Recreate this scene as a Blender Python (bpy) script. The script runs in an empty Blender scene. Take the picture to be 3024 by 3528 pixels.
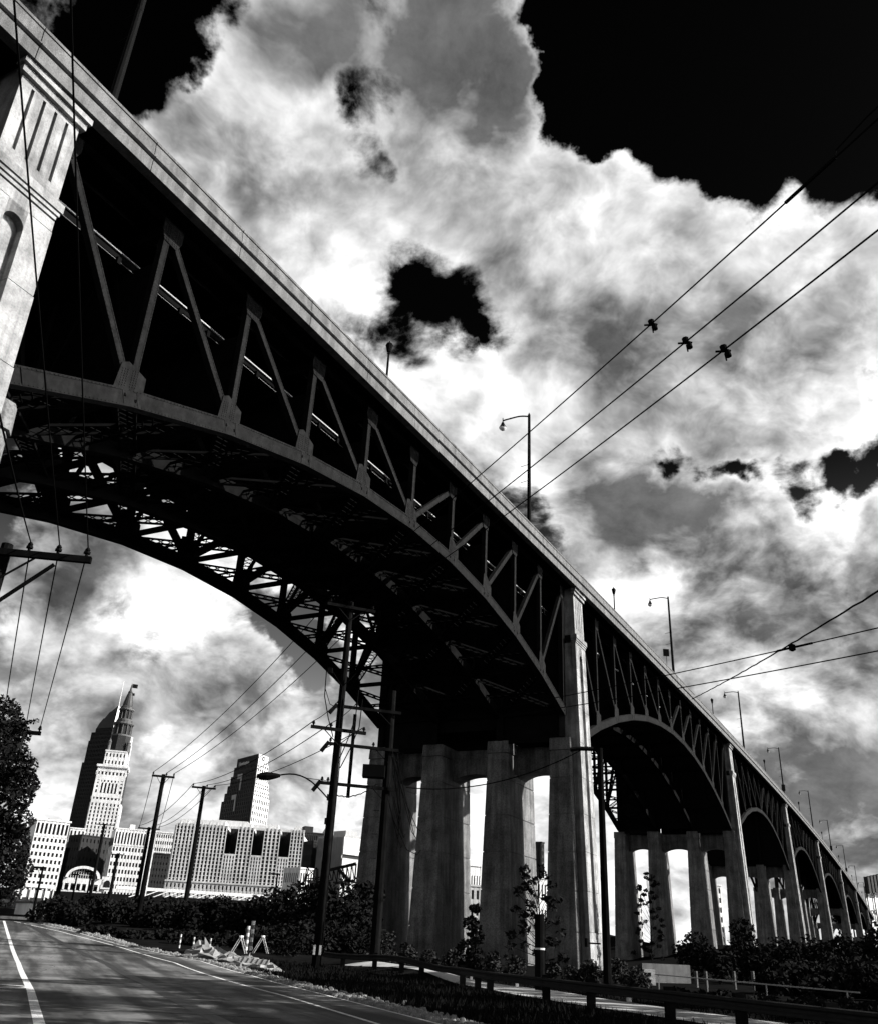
import bpy, math, random
from mathutils import Vector, Matrix
R = random.Random(7)
rad = math.radians
sc = bpy.context.scene
col = sc.collection

# ------------------------------------------------------------------ camera
FPX, IW, IH = 3027.35, 3024.0, 3528.0          # focal length and frame of the photograph, in its pixels
PITCH, ROLL, EYE = 0.459570, 0.051143, 1.6
_f = Vector((0, math.cos(PITCH), math.sin(PITCH)))
_u0 = Vector((0, -math.sin(PITCH), math.cos(PITCH)))
_r0 = Vector((1, 0, 0))
_r = math.cos(ROLL)*_r0 + math.sin(ROLL)*_u0
_u = -math.sin(ROLL)*_r0 + math.cos(ROLL)*_u0
cam_d = bpy.data.cameras.new('camera')
cam = bpy.data.objects.new('camera', cam_d); col.objects.link(cam)
cam_d.sensor_fit = 'VERTICAL'; cam_d.sensor_height = 36; cam_d.lens = FPX/IH*36
cam_d.clip_start = 0.1; cam_d.clip_end = 20000
cam.matrix_world = Matrix(((_r.x, _u.x, -_f.x, 0), (_r.y, _u.y, -_f.y, 0), (_r.z, _u.z, -_f.z, EYE), (0, 0, 0, 1)))
sc.camera = cam

def ray(px, py):
    return _r*((px-IW/2)/FPX) + _u*(-(py-IH/2)/FPX) + _f
def atY(px, py, Y):
    v = ray(px, py); p = v*(Y/v.y); return Vector((p.x, p.y, p.z+EYE))
def atZ(px, py, z):
    v = ray(px, py); p = v*((z-EYE)/v.z); return Vector((p.x, p.y, z))

# ------------------------------------------------------------------ sun, sky, exposure
SUN_AZ, SUN_EL = rad(97), rad(33)
SDIR = Vector((math.sin(SUN_AZ)*math.cos(SUN_EL), math.cos(SUN_AZ)*math.cos(SUN_EL), math.sin(SUN_EL)))
sun_d = bpy.data.lights.new('sun', 'SUN'); sun_d.energy = 5.0; sun_d.angle = rad(0.5); sun_d.color = (1, .985, .96)
sun = bpy.data.objects.new('sun', sun_d); col.objects.link(sun)
sun.rotation_euler = (-SDIR).to_track_quat('-Z', 'Y').to_euler()
sun.location = (60, 0, 120)

sc.view_settings.view_transform = 'Standard'; sc.view_settings.look = 'None'
sc.view_settings.gamma = 1; sc.view_settings.exposure = 1.2; sc.view_settings.use_curve_mapping = False
sc.render.engine = 'CYCLES'
sc.cycles.use_denoising = True
sc.cycles.max_bounces = 4; sc.cycles.diffuse_bounces = 1; sc.cycles.glossy_bounces = 2
sc.cycles.transparent_max_bounces = 4; sc.cycles.caustics_reflective = False; sc.cycles.caustics_refractive = False

world = bpy.data.worlds.new('World'); sc.world = world; world.use_nodes = True
wt = world.node_tree; wt.nodes.clear()
class NT:
    """small helper for node maths"""
    def __init__(s, t): s.t = t
    def n(s, typ, **k):
        nd = s.t.nodes.new(typ)
        for a, b in k.items(): setattr(nd, a, b)
        return nd
    def put(s, inp, v):
        if isinstance(v, bpy.types.NodeSocket): s.t.links.new(v, inp)
        elif v is not None: inp.default_value = v
    def m(s, op, a, b=None, c=None, clamp=False):
        nd = s.n('ShaderNodeMath', operation=op, use_clamp=clamp)
        s.put(nd.inputs[0], a); s.put(nd.inputs[1], b)
        if c is not None: s.put(nd.inputs[2], c)
        return nd.outputs[0]
    def v(s, op, a, b=None, scale=None):
        nd = s.n('ShaderNodeVectorMath', operation=op)
        s.put(nd.inputs[0], a)
        if b is not None: s.put(nd.inputs[1], b)
        if scale is not None: s.put(nd.inputs['Scale'], scale)
        return nd.outputs['Value'] if op in ('DOT_PRODUCT', 'LENGTH') else nd.outputs[0]
    def mr(s, x, a, b, c=0., d=1., smooth=True):
        nd = s.n('ShaderNodeMapRange', interpolation_type='SMOOTHSTEP' if smooth else 'LINEAR')
        s.put(nd.inputs[0], x)
        for i, q in enumerate((a, b, c, d)): s.put(nd.inputs[i+1], q)
        return nd.outputs[0]
    def noise(s, vec, scale, detail=8, rough=.55, lac=2., dist=0.):
        nd = s.n('ShaderNodeTexNoise'); s.put(nd.inputs['Vector'], vec)
        nd.inputs['Scale'].default_value = scale; nd.inputs['Detail'].default_value = detail
        nd.inputs['Roughness'].default_value = rough; nd.inputs['Lacunarity'].default_value = lac
        nd.inputs['Distortion'].default_value = dist
        return nd
W = NT(wt)
tc = W.n('ShaderNodeTexCoord'); D = tc.outputs['Generated']
D = W.v('NORMALIZE', D)
sxyz = W.n('ShaderNodeSeparateXYZ'); W.put(sxyz.inputs[0], D)
Dz = W.m('MAXIMUM', sxyz.outputs[2], 0.0)
# clouds float on a dome: features shrink towards the horizon
sq = W.m('DIVIDE', 1.2, W.m('ADD', Dz, 0.62))
P0_ = W.v('SCALE', D, scale=sq)
wn = W.noise(P0_, 3.0, 4, .55)
P = W.v('ADD', P0_, W.v('SCALE', W.v('SUBTRACT', wn.outputs['Color'], (.5, .5, .5)), scale=.14))
we = W.noise(D, 7.0, 6, .6)
Dw = W.v('NORMALIZE', W.v('ADD', D, W.v('SCALE', W.v('SUBTRACT', we.outputs['Color'], (.5, .5, .5)), scale=.15)))
def puffs(vec, det):
    """cauliflower billows: folded noise, round tops and sharp creases"""
    q = W.noise(vec, 5.2, det, .5, 2.2).outputs['Fac']
    return W.m('ABSOLUTE', W.m('MULTIPLY_ADD', q, 2.0, -1.0))
N1 = W.noise(P, 3.6, 12, .64, 2.1).outputs['Fac']
B1 = puffs(P, 4)
ldir = Vector((SDIR.x, SDIR.y, SDIR.z+.55)).normalized()
PL = W.v('ADD', P, tuple(ldir*.045))
B2 = puffs(PL, 3)
N2 = W.noise(PL, 3.6, 6, .6, 2.1).outputs['Fac']
N5 = W.noise(P, 3.6, 6, .6, 2.1).outputs['Fac']
N3 = W.noise(P, 1.9, 3, .5).outputs['Fac']
def dirpx(x, y):      # display pixels of the photograph (1776 wide) to a compass direction
    return ray(x*1.7027, y*1.7027).normalized()
def blobs(lst):
    acc = None
    for x, y, r, a in lst:
        c = dirpx(x, y); ang = r/1778.0
        d = W.v('DOT_PRODUCT', Dw, tuple(c))
        k = W.mr(d, math.cos(ang), 1.0-(1.0-math.cos(ang))*.12, 0., a)
        acc = k if acc is None else W.m('ADD', acc, k)
    return acc
# where the sky is clear (-) and where cloud banks stand (+)
COVER = [(900, 1640, 230, .45), (1130, 1700, 250, .45), (1380, 1760, 200, .4), (420, 1100, 180, .35), (150, 1000, 160, .3), (950, 60, 150, 0.50), (1030, 170, 90, 0.35), (1300, 1010, 120, 0.40), (1400, 1040, 110, 0.40), (500, 420, 150, 0.30), (1400, 40, 330, -0.90), (1660, 120, 330, -0.90), (1230, 170, 150, -0.60), (1480, 280, 101.4, -0.47), (1290, -40, 220, -0.60), (1720, 330, 101.79, -0.21), (300, 60, 170, -0.55), (230, 170, 101.79, -0.28), (390, 120, 67.86, -0.21),
         (740, 195, 84.825, -0.32), (690, 160, 56.55, -0.16), (725, 340, 70.122, -0.26), (790, 360, 45.24, -0.13), (830, 600, 70.122, -0.19), (900, 560, 90.48, -0.21), (985, 640, 84.825, -0.24), (900, 650, 79.17, -0.19), (800, 520, 67.86, -0.14), (960, 560, 67.86, -0.12), (1085, 620, 39.585, -0.15), (600, 470, 67.86, -0.21), (440, 340, 50.895, -0.17),
         (1480, 985, 62.205, -0.30), (1560, 975, 79.17, -0.41), (1640, 960, 79.17, -0.41), (1730, 960, 90.48, -0.47), (1345, 905, 56.55, -0.34), (1345, 960, 45.24, -0.28), (1770, 780, 50.895, -0.34), (1765, 650, 33.93, -0.21), (610, 1320, 67.86, -0.34), (540, 1270, 67.86, -0.28), (470, 1210, 56.55, -0.21),
         (540, 210, 230, 0.44), (420, 300, 140, 0.31), (650, 480, 220, 0.38), (880, 250, 190, 0.38), (930, 90, 150, 0.38), (620, 40, 150, 0.26), (1040, 400, 260, 0.44), (1240, 560, 300, 0.47), (1560, 540, 280, 0.47), (1700, 450, 150, 0.42), (1000, 800, 230, 0.47), (1230, 800, 230, 0.47), (1620, 790, 220, 0.47), (1450, 750, 200, 0.42),
         (1620, 1060, 140, 0.52), (1480, 1110, 150, 0.42), (1300, 1130, 200, 0.47), (1560, 1260, 280, 0.47), (1740, 1150, 150, 0.42), (1450, 1440, 280, 0.44), (1700, 1480, 260, 0.44), (1620, 1680, 250, 0.42), (1180, 990, 130, 0.36), (250, 1230, 230, 0.26), (60, 1230, 200, 0.20), (450, 1330, 150, 0.24), (100, 1450, 220, 0.20), (380, 1480, 200, 0.20), (600, 1500, 190, 0.26), (720, 1600, 200, 0.47), (120, 1640, 190, 0.26), (420, 1680, 250, 0.24), (150, 1100, 150, 0.31)]
cov = blobs(COVER)
dens = W.m('ADD', W.m('MULTIPLY', W.m('SUBTRACT', N1, .5), 1.85), W.m('MULTIPLY', W.m('SUBTRACT', B1, .2), .45))
dens = W.m('ADD', W.m('ADD', dens, cov), -.10)
N4 = W.noise(P, 12., 7, .6, 2.2).outputs['Fac']
dens = W.m('ADD', dens, W.m('MULTIPLY_ADD', N4, .72, -.36))
mask = W.mr(dens, -.24, .16)
# greys inside the clouds: lit billows towards the sun, shaded bellies
lit = W.m('ADD', W.m('MULTIPLY', W.m('SUBTRACT', B1, B2), .8), W.m('MULTIPLY', W.m('SUBTRACT', N5, N2), 2.1))
lit = W.m('ADD', lit, W.m('MULTIPLY', W.m('SUBTRACT', N1, .5), .22))
TONE = [(1560, 1100, 160, .12), (1350, 1180, 160, .12), (1640, 1380, 160, .12), (900, 1640, 230, .3), (1130, 1700, 250, .3), (1380, 1760, 200, .3), (420, 1120, 200, .25), (600, 1270, 150, .15), (120, 1000, 160, .25), (1250, 1060, 170, -0.10), (1400, 1080, 130, -0.10), (1480, 1200, 200, -0.10), (1720, 1230, 190, -0.21), (1330, 1000, 90, -0.06), (960, 110, 200, -0.10), (800, 60, 150, -0.09), (620, 30, 130, -0.09), (1050, 180, 90, -0.06), (450, 120, 80, -0.07), (150, 1130, 170, -0.17), (330, 1170, 100, -0.15), (60, 1420, 200, -0.15), (280, 1440, 170, -0.14), (480, 1390, 120, -0.12), (600, 1410, 90, -0.09), (1620, 1620, 200, -0.14), (1740, 1640, 150, -0.12), (1500, 690, 150, -0.06), (1180, 640, 110, -0.07), (1640, 620, 120, -0.09), (1000, 480, 120, -0.07), (430, 560, 110, -0.06), (1420, 1300, 110, -0.07), (640, 1560, 70, -0.06),
        (540, 150, 110, 0.12), (660, 270, 110, 0.20), (520, 640, 130, 0.12), (700, 640, 110, 0.16), (1200, 470, 170, 0.20), (1060, 330, 100, 0.10), (1690, 440, 140, 0.22), (1060, 880, 150, 0.20), (930, 730, 90, 0.16), (1680, 800, 140, 0.24), (1430, 800, 130, 0.10), (1640, 1040, 110, 0.34), (1480, 1090, 60, 0.20), (1280, 1230, 110, 0.30), (1500, 1380, 140, 0.20), (1330, 1160, 70, 0.10), (310, 1240, 110, 0.28), (220, 1330, 100, 0.20), (80, 1270, 70, 0.20), (440, 1320, 90, 0.20), (700, 1560, 120, 0.30), (620, 1470, 80, 0.20), (640, 1660, 120, 0.20), (110, 1610, 90, 0.30), (300, 1490, 40, 0.20), (1740, 1150, 60, 0.25), (1700, 1400, 120, 0.15)]
tone = W.m('ADD', W.m('ADD', lit, .59), W.m('MULTIPLY', W.m('SUBTRACT', N3, .5), .55))
tone = W.m('ADD', W.m('ADD', tone, blobs(TONE)), W.m('MULTIPLY_ADD', N4, .26, -.13))
tone = W.m('ADD', tone, W.m('MULTIPLY_ADD', W.mr(dens, .75, .0), .26, -.10))
tone = W.m('MAXIMUM', tone, W.m('MULTIPLY_ADD', N1, .9, -.1)); tone = W.m('MINIMUM', tone, 1.06)
cloud = W.m('MULTIPLY', W.m('POWER', tone, 1.9), 10.0)
sky = W.n('ShaderNodeTexSky', sky_type='NISHITA', sun_disc=False, sun_elevation=SUN_EL, sun_rotation=SUN_AZ)
sky.air_density = 1.0; sky.dust_density = 0.4; sky.ozone_density = 1.5
sep = W.n('ShaderNodeSeparateColor'); W.put(sep.inputs[0], sky.outputs[0])
# black-and-white film behind a red filter: only the red light of the blue sky counts
clear = W.m('MULTIPLY', W.m('POWER', W.m('MULTIPLY', sep.outputs[0], .3), 3.4), 1.0)
low = W.mr(sxyz.outputs[2], .50, .06, 0., 2.4)
clear = W.m('ADD', clear, W.m('ADD', low, W.mr(sxyz.outputs[2], .30, .03, 0., 4.)))
val = W.m('ADD', W.m('MULTIPLY', cloud, mask), W.m('MULTIPLY', clear, W.m('SUBTRACT', 1.0, mask)))
cc = W.n('ShaderNodeCombineColor')
for i in range(3): W.put(cc.inputs[i], val)
bg = W.n('ShaderNodeBackground'); W.put(bg.inputs[0], cc.outputs[0]); bg.inputs[1].default_value = 0.05
wo = W.n('ShaderNodeOutputWorld'); wt.links.new(bg.outputs[0], wo.inputs[0])
world.cycles.sampling_method = 'MANUAL'; world.cycles.sample_map_resolution = 512

# ------------------------------------------------------------------ materials
MATS = {}
def mat(name, c, rough=.8, var=.25, scale=1.5, streak=0., bump=0., bscale=12., metal=0., spec=.3, fine=0.):
    """grey procedural material: blotches, vertical streaks, fine grain and relief"""
    m = bpy.data.materials.new(name); m.use_nodes = True; t = m.node_tree; t.nodes.clear(); N = NT(t)
    b = N.n('ShaderNodeBsdfPrincipled'); o = N.n('ShaderNodeOutputMaterial'); t.links.new(b.outputs[0], o.inputs[0])
    co = N.n('ShaderNodeTexCoord').outputs['Object']
    k = N.noise(co, scale, 6, .6).outputs['Fac']
    f = N.mr(k, .3, .7, 1.-var, 1.+var, False)
    if streak:
        sv = N.v('MULTIPLY', co, (.7, .7, .06))
        s1 = N.noise(sv, 1.6, 5, .65).outputs['Fac']
        f = N.m('MULTIPLY', f, N.mr(s1, .36, .62, 1.-streak, 1.08))
    if fine:
        g = N.noise(co, scale*14, 3, .6).outputs['Fac']
        f = N.m('MULTIPLY', f, N.mr(g, .3, .6, 1.-fine, 1.+fine*.3))
    v = N.m('MULTIPLY', f, c)
    cc = N.n('ShaderNodeCombineColor')
    for i in range(3): N.put(cc.inputs[i], v)
    N.put(b.inputs['Base Color'], cc.outputs[0])
    b.inputs['Roughness'].default_value = rough; b.inputs['Metallic'].default_value = metal
    b.inputs['Specular IOR Level'].default_value = spec
    if bump:
        bn = N.n('ShaderNodeBump'); bn.inputs['Strength'].default_value = bump; bn.inputs['Distance'].default_value = .05
        N.put(bn.inputs['Height'], N.noise(co, bscale, 5, .6).outputs['Fac'])
        t.links.new(bn.outputs[0], b.inputs['Normal'])
    MATS[name] = m; return m
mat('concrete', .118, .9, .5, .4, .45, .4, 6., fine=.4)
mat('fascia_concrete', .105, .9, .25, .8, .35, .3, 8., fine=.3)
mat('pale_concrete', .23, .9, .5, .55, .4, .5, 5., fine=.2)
mat('steel', .0085, .8, .5, 2.2, .3, .3, 30., spec=.05, fine=.6)
mat('shaded_steel', .006, .9, .3, 1., 0., spec=0.)  # bridge steel darkened, the interior's shade put into its colour
mat('shaded_soffit', .005, .95, .3, .6, 0., spec=0.)  # undersides coloured near black to carry the shade below the deck
mat('dark_metal', .004, .8, .2, 3., 0., spec=.03)
mat('wood_pole', .006, .95, .35, 2., .4, spec=0.)
mat('wire', .005, .9, .1, 3., spec=0.)
mat('pale_paint', .28, .7, .1, 2.)
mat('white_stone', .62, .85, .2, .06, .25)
mat('pale_stone', .58, .85, .12, .05, .15)
mat('grey_stone', .30, .85, .15, .05, .1)
mat('dark_shade_stone', .014, .8, .2, .05, .1)  # dark walls of their own, and shade painted on pale buildings
mat('slate', .03, .6, .2, .1)
mat('glass', .012, .3, .95, .28, spec=.12)
mat('glass_dark', .006, .5, .2, .05, spec=.2)
mat('leaf', .022, .9, .6, .9, spec=.02)
mat('leaf_dark', .010, .95, .6, .9, spec=0.)
mat('bark', .012, .95, .3, 3., spec=0.)
mat('soil', .006, 1., .5, .8, spec=0.)
mat('grass', .006, .95, .5, 2., spec=0.)
mat('gravel', .16, .95, .5, 6., bump=.6, bscale=25, spec=.1)
mat('path', .3, .95, .3, .7, bump=.3, bscale=20, spec=.1)
mat('tarp', .2, .6, .25, 1.2, bump=.4, bscale=3)
mat('white_paint', .6, .7, .3, 3., fine=.6)
mat('orange_paint', .10, .6, .1, 3.)
mat('galvanised', .012, .7, .3, 3., metal=.0, spec=.05)
mat('old_wall', .045, .9, .4, .8, .4)
mat('lamp_glass', .75, .3, .05, 3.)
mat('flag', .03, .9, .3, 1.)

# asphalt: worn wheel tracks, patches, oil and tar
def asphalt():
    m = bpy.data.materials.new('asphalt'); m.use_nodes = True; t = m.node_tree; t.nodes.clear(); N = NT(t)
    b = N.n('ShaderNodeBsdfPrincipled'); o = N.n('ShaderNodeOutputMaterial'); t.links.new(b.outputs[0], o.inputs[0])
    co = N.n('ShaderNodeTexCoord').outputs['Object']
    rot = N.n('ShaderNodeVectorRotate', rotation_type='Z_AXIS'); N.put(rot.inputs['Vector'], co); rot.inputs['Angle'].default_value = rad(-22)
    along = N.v('MULTIPLY', rot.outputs[0], (1., .07, 1.))
    tr = N.noise(along, .9, 4, .55).outputs['Fac']
    pa = N.noise(co, .35, 5, .6).outputs['Fac']
    gr = N.noise(co, 9., 6, .75).outputs['Fac']
    v = N.mr(tr, .38, .62, .028, .13)
    cw = N.v('ADD', co, N.v('SCALE', N.noise(co, 1.3, 4, .6).outputs['Color'], scale=1.2))
    vo = N.n('ShaderNodeTexVoronoi', feature='DISTANCE_TO_EDGE'); N.put(vo.inputs['Vector'], cw); vo.inputs['Scale'].default_value = .28
    v = N.m('MULTIPLY', v, N.mr(vo.outputs['Distance'], .004, .014, .3, 1.))
    v = N.m('MULTIPLY', v, N.mr(pa, .35, .65, .55, 1.2))
    v = N.m('MULTIPLY', v, N.mr(gr, .3, .7, .75, 1.2))
    cc = N.n('ShaderNodeCombineColor')
    for i in range(3): N.put(cc.inputs[i], v)
    N.put(b.inputs['Base Color'], cc.outputs[0]); b.inputs['Roughness'].default_value = .85; b.inputs['Specular IOR Level'].default_value = .25
    bn = N.n('ShaderNodeBump'); bn.inputs['Strength'].default_value = .4; bn.inputs['Distance'].default_value = .01
    N.put(bn.inputs['Height'], N.noise(co, 60., 4, .7).outputs['Fac']); t.links.new(bn.outputs[0], b.inputs['Normal'])
    MATS['asphalt'] = m
asphalt()

# ------------------------------------------------------------------ mesh helpers
class MB:
    def __init__(s): s.v = []; s.f = []
    def quad(s, *p):
        i = len(s.v); s.v += [tuple(q) for q in p]; s.f.append(tuple(range(i, i+len(p))))
    def obox(s, o, ex, ey, ez):
        o = Vector(o); ex = Vector(ex); ey = Vector(ey); ez = Vector(ez); i = len(s.v)
        s.v += [tuple(o+a*ex+b*ey+c*ez) for c in (0, 1) for b in (0, 1) for a in (0, 1)]
        s.f += [(i, i+2, i+3, i+1), (i+4, i+5, i+7, i+6), (i, i+1, i+5, i+4), (i+2, i+6, i+7, i+3), (i, i+4, i+6, i+2), (i+1, i+3, i+7, i+5)]
    def box(s, c, d):
        c = Vector(c); s.obox(c-Vector(d)/2, (d[0], 0, 0), (0, d[1], 0), (0, 0, d[2]))
    def bar(s, a, b, w, h, up=(0, 0, 1)):
        a = Vector(a); b = Vector(b); d = b-a; up = Vector(up)
        x = d.cross(up); x = x.normalized() if x.length > 1e-6 else Vector((1, 0, 0)); y = x.cross(d).normalized()
        s.obox(a-x*w/2-y*h/2, x*w, y*h, d)
    def tube(s, pts, r, n=8, r1=None, cap=True):
        pts = [Vector(p) for p in pts]; m = len(pts); base = len(s.v)
        up = Vector((0, 0, 1))
        d0 = (pts[-1]-pts[0])
        if d0.length and abs(d0.normalized().z) > .95: up = Vector((1, 0, 0))
        for k, p in enumerate(pts):
            d = (pts[min(k+1, m-1)]-pts[max(k-1, 0)]).normalized()
            x = d.cross(up)
            if x.length < 1e-5: x = Vector((0, 1, 0))
            x.normalize(); y = x.cross(d)
            rr = r if r1 is None else r+(r1-r)*k/max(1, m-1)
            for j in range(n):
                a = 2*math.pi*j/n; s.v.append(tuple(p+x*math.cos(a)*rr+y*math.sin(a)*rr))
        for k in range(m-1):
            for j in range(n):
                a = base+k*n+j; b = base+k*n+(j+1) % n
                s.f.append((a, b, b+n, a+n))
        if cap:
            s.f.append(tuple(base+j for j in range(n))[::-1]); s.f.append(tuple(base+(m-1)*n+j for j in range(n)))
    def lathe(s, c, prof, n=12):
        c = Vector(c); base = len(s.v)
        for r, z in prof:
            for j in range(n):
                a = 2*math.pi*j/n; s.v.append((c.x+r*math.cos(a), c.y+r*math.sin(a), c.z+z))
        for k in range(len(prof)-1):
            for j in range(n):
                a = base+k*n+j; b = base+k*n+(j+1) % n; s.f.append((a, b, b+n, a+n))
        s.f.append(tuple(base+j for j in range(n))[::-1]); s.f.append(tuple(base+(len(prof)-1)*n+j for j in range(n)))
    def prism(s, poly, ex):
        ex = Vector(ex); i = len(s.v); n = len(poly)
        s.v += [tuple(Vector(p)) for p in poly]+[tuple(Vector(p)+ex) for p in poly]
        s.f.append(tuple(range(i, i+n))[::-1]); s.f.append(tuple(range(i+n, i+2*n)))
        for k in range(n): s.f.append((i+k, i+(k+1) % n, i+n+(k+1) % n, i+n+k))
    def mesh(s, name, m):
        me = bpy.data.meshes.new(name); me.from_pydata(s.v, [], s.f); me.materials.append(MATS[m]); me.update(); return me
    def build(s, name, m, parent=None, smooth=False, kind=None):
        me = s.mesh(name, m)
        if smooth: me.polygons.foreach_set('use_smooth', [True]*len(me.polygons))
        o = bpy.data.objects.new(name, me); col.objects.link(o)
        if parent is not None:
            o.parent = parent
            if parent.parent is None: o.matrix_parent_inverse = Matrix.Translation(-parent.location)
        if kind: o['kind'] = kind
        return o
def root(name, loc, label, cat, group=None):
    o = bpy.data.objects.new(name, None); o.empty_display_size = .5; o.location = loc; col.objects.link(o)
    o['label'] = label; o['category'] = cat
    if group: o['group'] = group
    return o
def tag(o, label, cat, group=None):
    o['label'] = label; o['category'] = cat
    if group: o['group'] = group
    return o
def struct(o): o['kind'] = 'structure'; return o
def copy_tree(o, loc, rotz=None, label=None, scale=None):
    c = o.copy(); col.objects.link(c); c.location = loc
    if rotz is not None: c.rotation_euler = (0, 0, rotz)
    if scale: c.scale = (scale,)*3
    if label: c['label'] = label
    for ch in o.children:
        d = ch.copy(); col.objects.link(d); d.parent = c
        for g in ch.children:
            e = g.copy(); col.objects.link(e); e.parent = d
    return c
def sm(a, b, t):
    k = min(1., max(0., (t-a)/(b-a))); return k*k*(3-2*k)

# ------------------------------------------------------------------ ground, road
def hz(x, y):
    h = 2.9*sm(35, 125, y)*sm(6, -22, x)
    h += 17*sm(420, 535, y)*sm(160, 20, x)            # the bluff under downtown
    h += 6*sm(120, 260, y)*sm(40, 90, x)
    h += .5*sm(0, 1, 1-abs((x+1.0+(y-58)*.36)/3.2))*sm(48, 54, y)*sm(70, 64, y)
    return h
def ground():
    xs = sorted(set([-9000, -5000, -2500, -1500, -1000, -700, -500, -400, -300, -250, -200, -160, -130, -110, -95]+[-80+4*i for i in range(8)]+[-48+1.5*i for i in range(56)]+[36+4*i for i in range(20)]+[125, 150, 190, 250, 350, 500, 800, 1500, 3000, 6000, 9000]))
    ys = sorted(set([-3000, -600, -200, -80, -40, -20, -8]+[0+1.5*i for i in range(60)]+[90+4*i for i in range(28)]+[205+12*i for i in range(28)]+[560, 620, 700, 850, 1100, 1500, 2500, 5000, 9000]))
    v = [(x, y, hz(x, y)) for y in ys for x in xs]; nx = len(xs)
    f = [(j*nx+i, j*nx+i+1, (j+1)*nx+i+1, (j+1)*nx+i) for j in range(len(ys)-1) for i in range(nx-1)]
    m = MB(); m.v = v; m.f = f
    return struct(m.build('ground', 'soil', smooth=True))
ground()
def interp(poly, y):
    for (x0, y0), (x1, y1) in zip(poly, poly[1:]):
        if y0 <= y <= y1: return x0+(x1-x0)*(y-y0)/(y1-y0)
    (x0, y0), (x1, y1) = (poly[0], poly[1]) if y < poly[0][1] else (poly[-2], poly[-1])
    return x0+(x1-x0)*(y-y0)/(y1-y0)
LEFT = [(4.2, -8), (-6.9, 18.9), (-10.6, 27.9), (-17.7, 44.5), (-27.1, 65.7), (-37.5, 88.9), (-41.6, 98)]
CEN = [(6.5, -8), (-3.9, 20.8), (-6.6, 27.7), (-9.2, 34.5), (-14.7, 47.7), (-21.7, 61.6), (-33.5, 84.6), (-41, 98)]
INN = [(9.8, -8), (-.9, 22.7), (-3.8, 30.7), (-8.4, 42), (-12.7, 52.4), (-18.6, 62.6), (-28.1, 77.4), (-38.5, 92)]
OUT = [(11.5, -8), (.4, 24.1), (-3.3, 34.4), (-7.3, 45.1), (-11.8, 55.4), (-19.4, 65.3), (-26.7, 77.5), (-35.2, 90)]
def strip(fa, fb, y0, y1, dz, step=1.0, nx=2):
    m = MB(); n = int((y1-y0)/step); rows = []
    for k in range(n+1):
        y = y0+(y1-y0)*k/n; a = fa(y); b = fb(y)
        rows.append([(a+(b-a)*i/nx, y, hz(a+(b-a)*i/nx, y)+dz) for i in range(nx+1)])
    for r in rows: m.v += r
    for k in range(n):
        for i in range(nx):
            a = k*(nx+1)+i; m.f.append((a, a+1, a+nx+2, a+nx+1))
    return m
lf = lambda y: interp(LEFT, y); cf = lambda y: interp(CEN, y); nf = lambda y: interp(INN, y); of = lambda y: interp(OUT, y)
road = struct(strip(lambda y: lf(y)-9, lambda y: of(y)-.05, -8, 91, .03, .5, 14).build('road', 'asphalt', smooth=True))
def line(name, f, w, dz, y0=-8, y1=90, mt='white_paint', off=0.):
    o = strip(lambda y: f(y)+off-w/2, lambda y: f(y)+off+w/2, y0, y1, dz, .5, 1).build(name, mt, road); return o
line('edge_line', lf, .22, .036); line('edge_line', nf, .13, .036)
line('edge_line', of, .12, .036, 10, 90, off=-.12)
mat('tar', .012, .6, .3, 2.)
line('centre_stripe', cf, .16, .036, mt='tar', off=-.14); line('centre_stripe', cf, .16, .036, mt='tar', off=.14)
line('tar_seam', cf, .28, .033, mt='tar', off=-.05)
m = MB()                                                            # transverse joint in the left lane
for k in range(30):
    x0 = -8.6+k*.19; m.obox((x0, 22.4+.02*math.sin(k), hz(x0, 22.4)+.034), (.2, 0, 0), (0, .07, 0), (0, 0, .003))
m.build('road_joint', 'tar', road)
m = MB()                                                            # rounded end of a white lane symbol at the left edge
c0 = atZ(-14, 3397, .037)
for k in range(24):
    a0 = 2*math.pi*k/24; a1 = 2*math.pi*(k+1)/24
    q = lambda a, r: (c0.x+1.0*r*math.cos(a), c0.y+.55*r*math.sin(a)*1.6, .038)
    m.quad(q(a0, 1), q(a1, 1), q(a1, .8), q(a0, .8))
m.build('lane_symbol', 'white_paint', road)
# far cross street edge
m = MB(); m.obox((-75, 93, hz(-60, 93)-.2), (42, 3, 0), (0, 1.0, 0), (0, 0, .55)); struct(m.build('kerb', 'pale_concrete'))

# gravel shoulder: stones strewn beside the pavement
m = MB()
for k in range(5200):
    y = 14+75*R.random()**1.5; w_ = abs(R.gauss(0, .45)); x = of(y)+.05+w_
    r = .03+.06*R.random()*(1+y/60); z = hz(x, y)+.01
    m.tube([(x, y, z-r*.4), (x+R.uniform(-.02, .02), y, z+r*.9)], r*1.3, 5, r*.5)
m.build('gravel_shoulder', 'gravel')['kind'] = 'stuff'
# lit path behind the guard rail
RAIL = [(13.5, 10), (7.3, 28.7), (4.7, 35.9), (3.1, 41.4), (2.2, 46.7), (.3, 50.7), (-2., 55.9), (-5.6, 62)]
rf = lambda y: interp(RAIL, y)
struct(strip(lambda y: rf(y)+.9, lambda y: rf(y)+4.6, 12, 62, .02, 1., 4).build('path', 'path', smooth=True))

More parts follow.
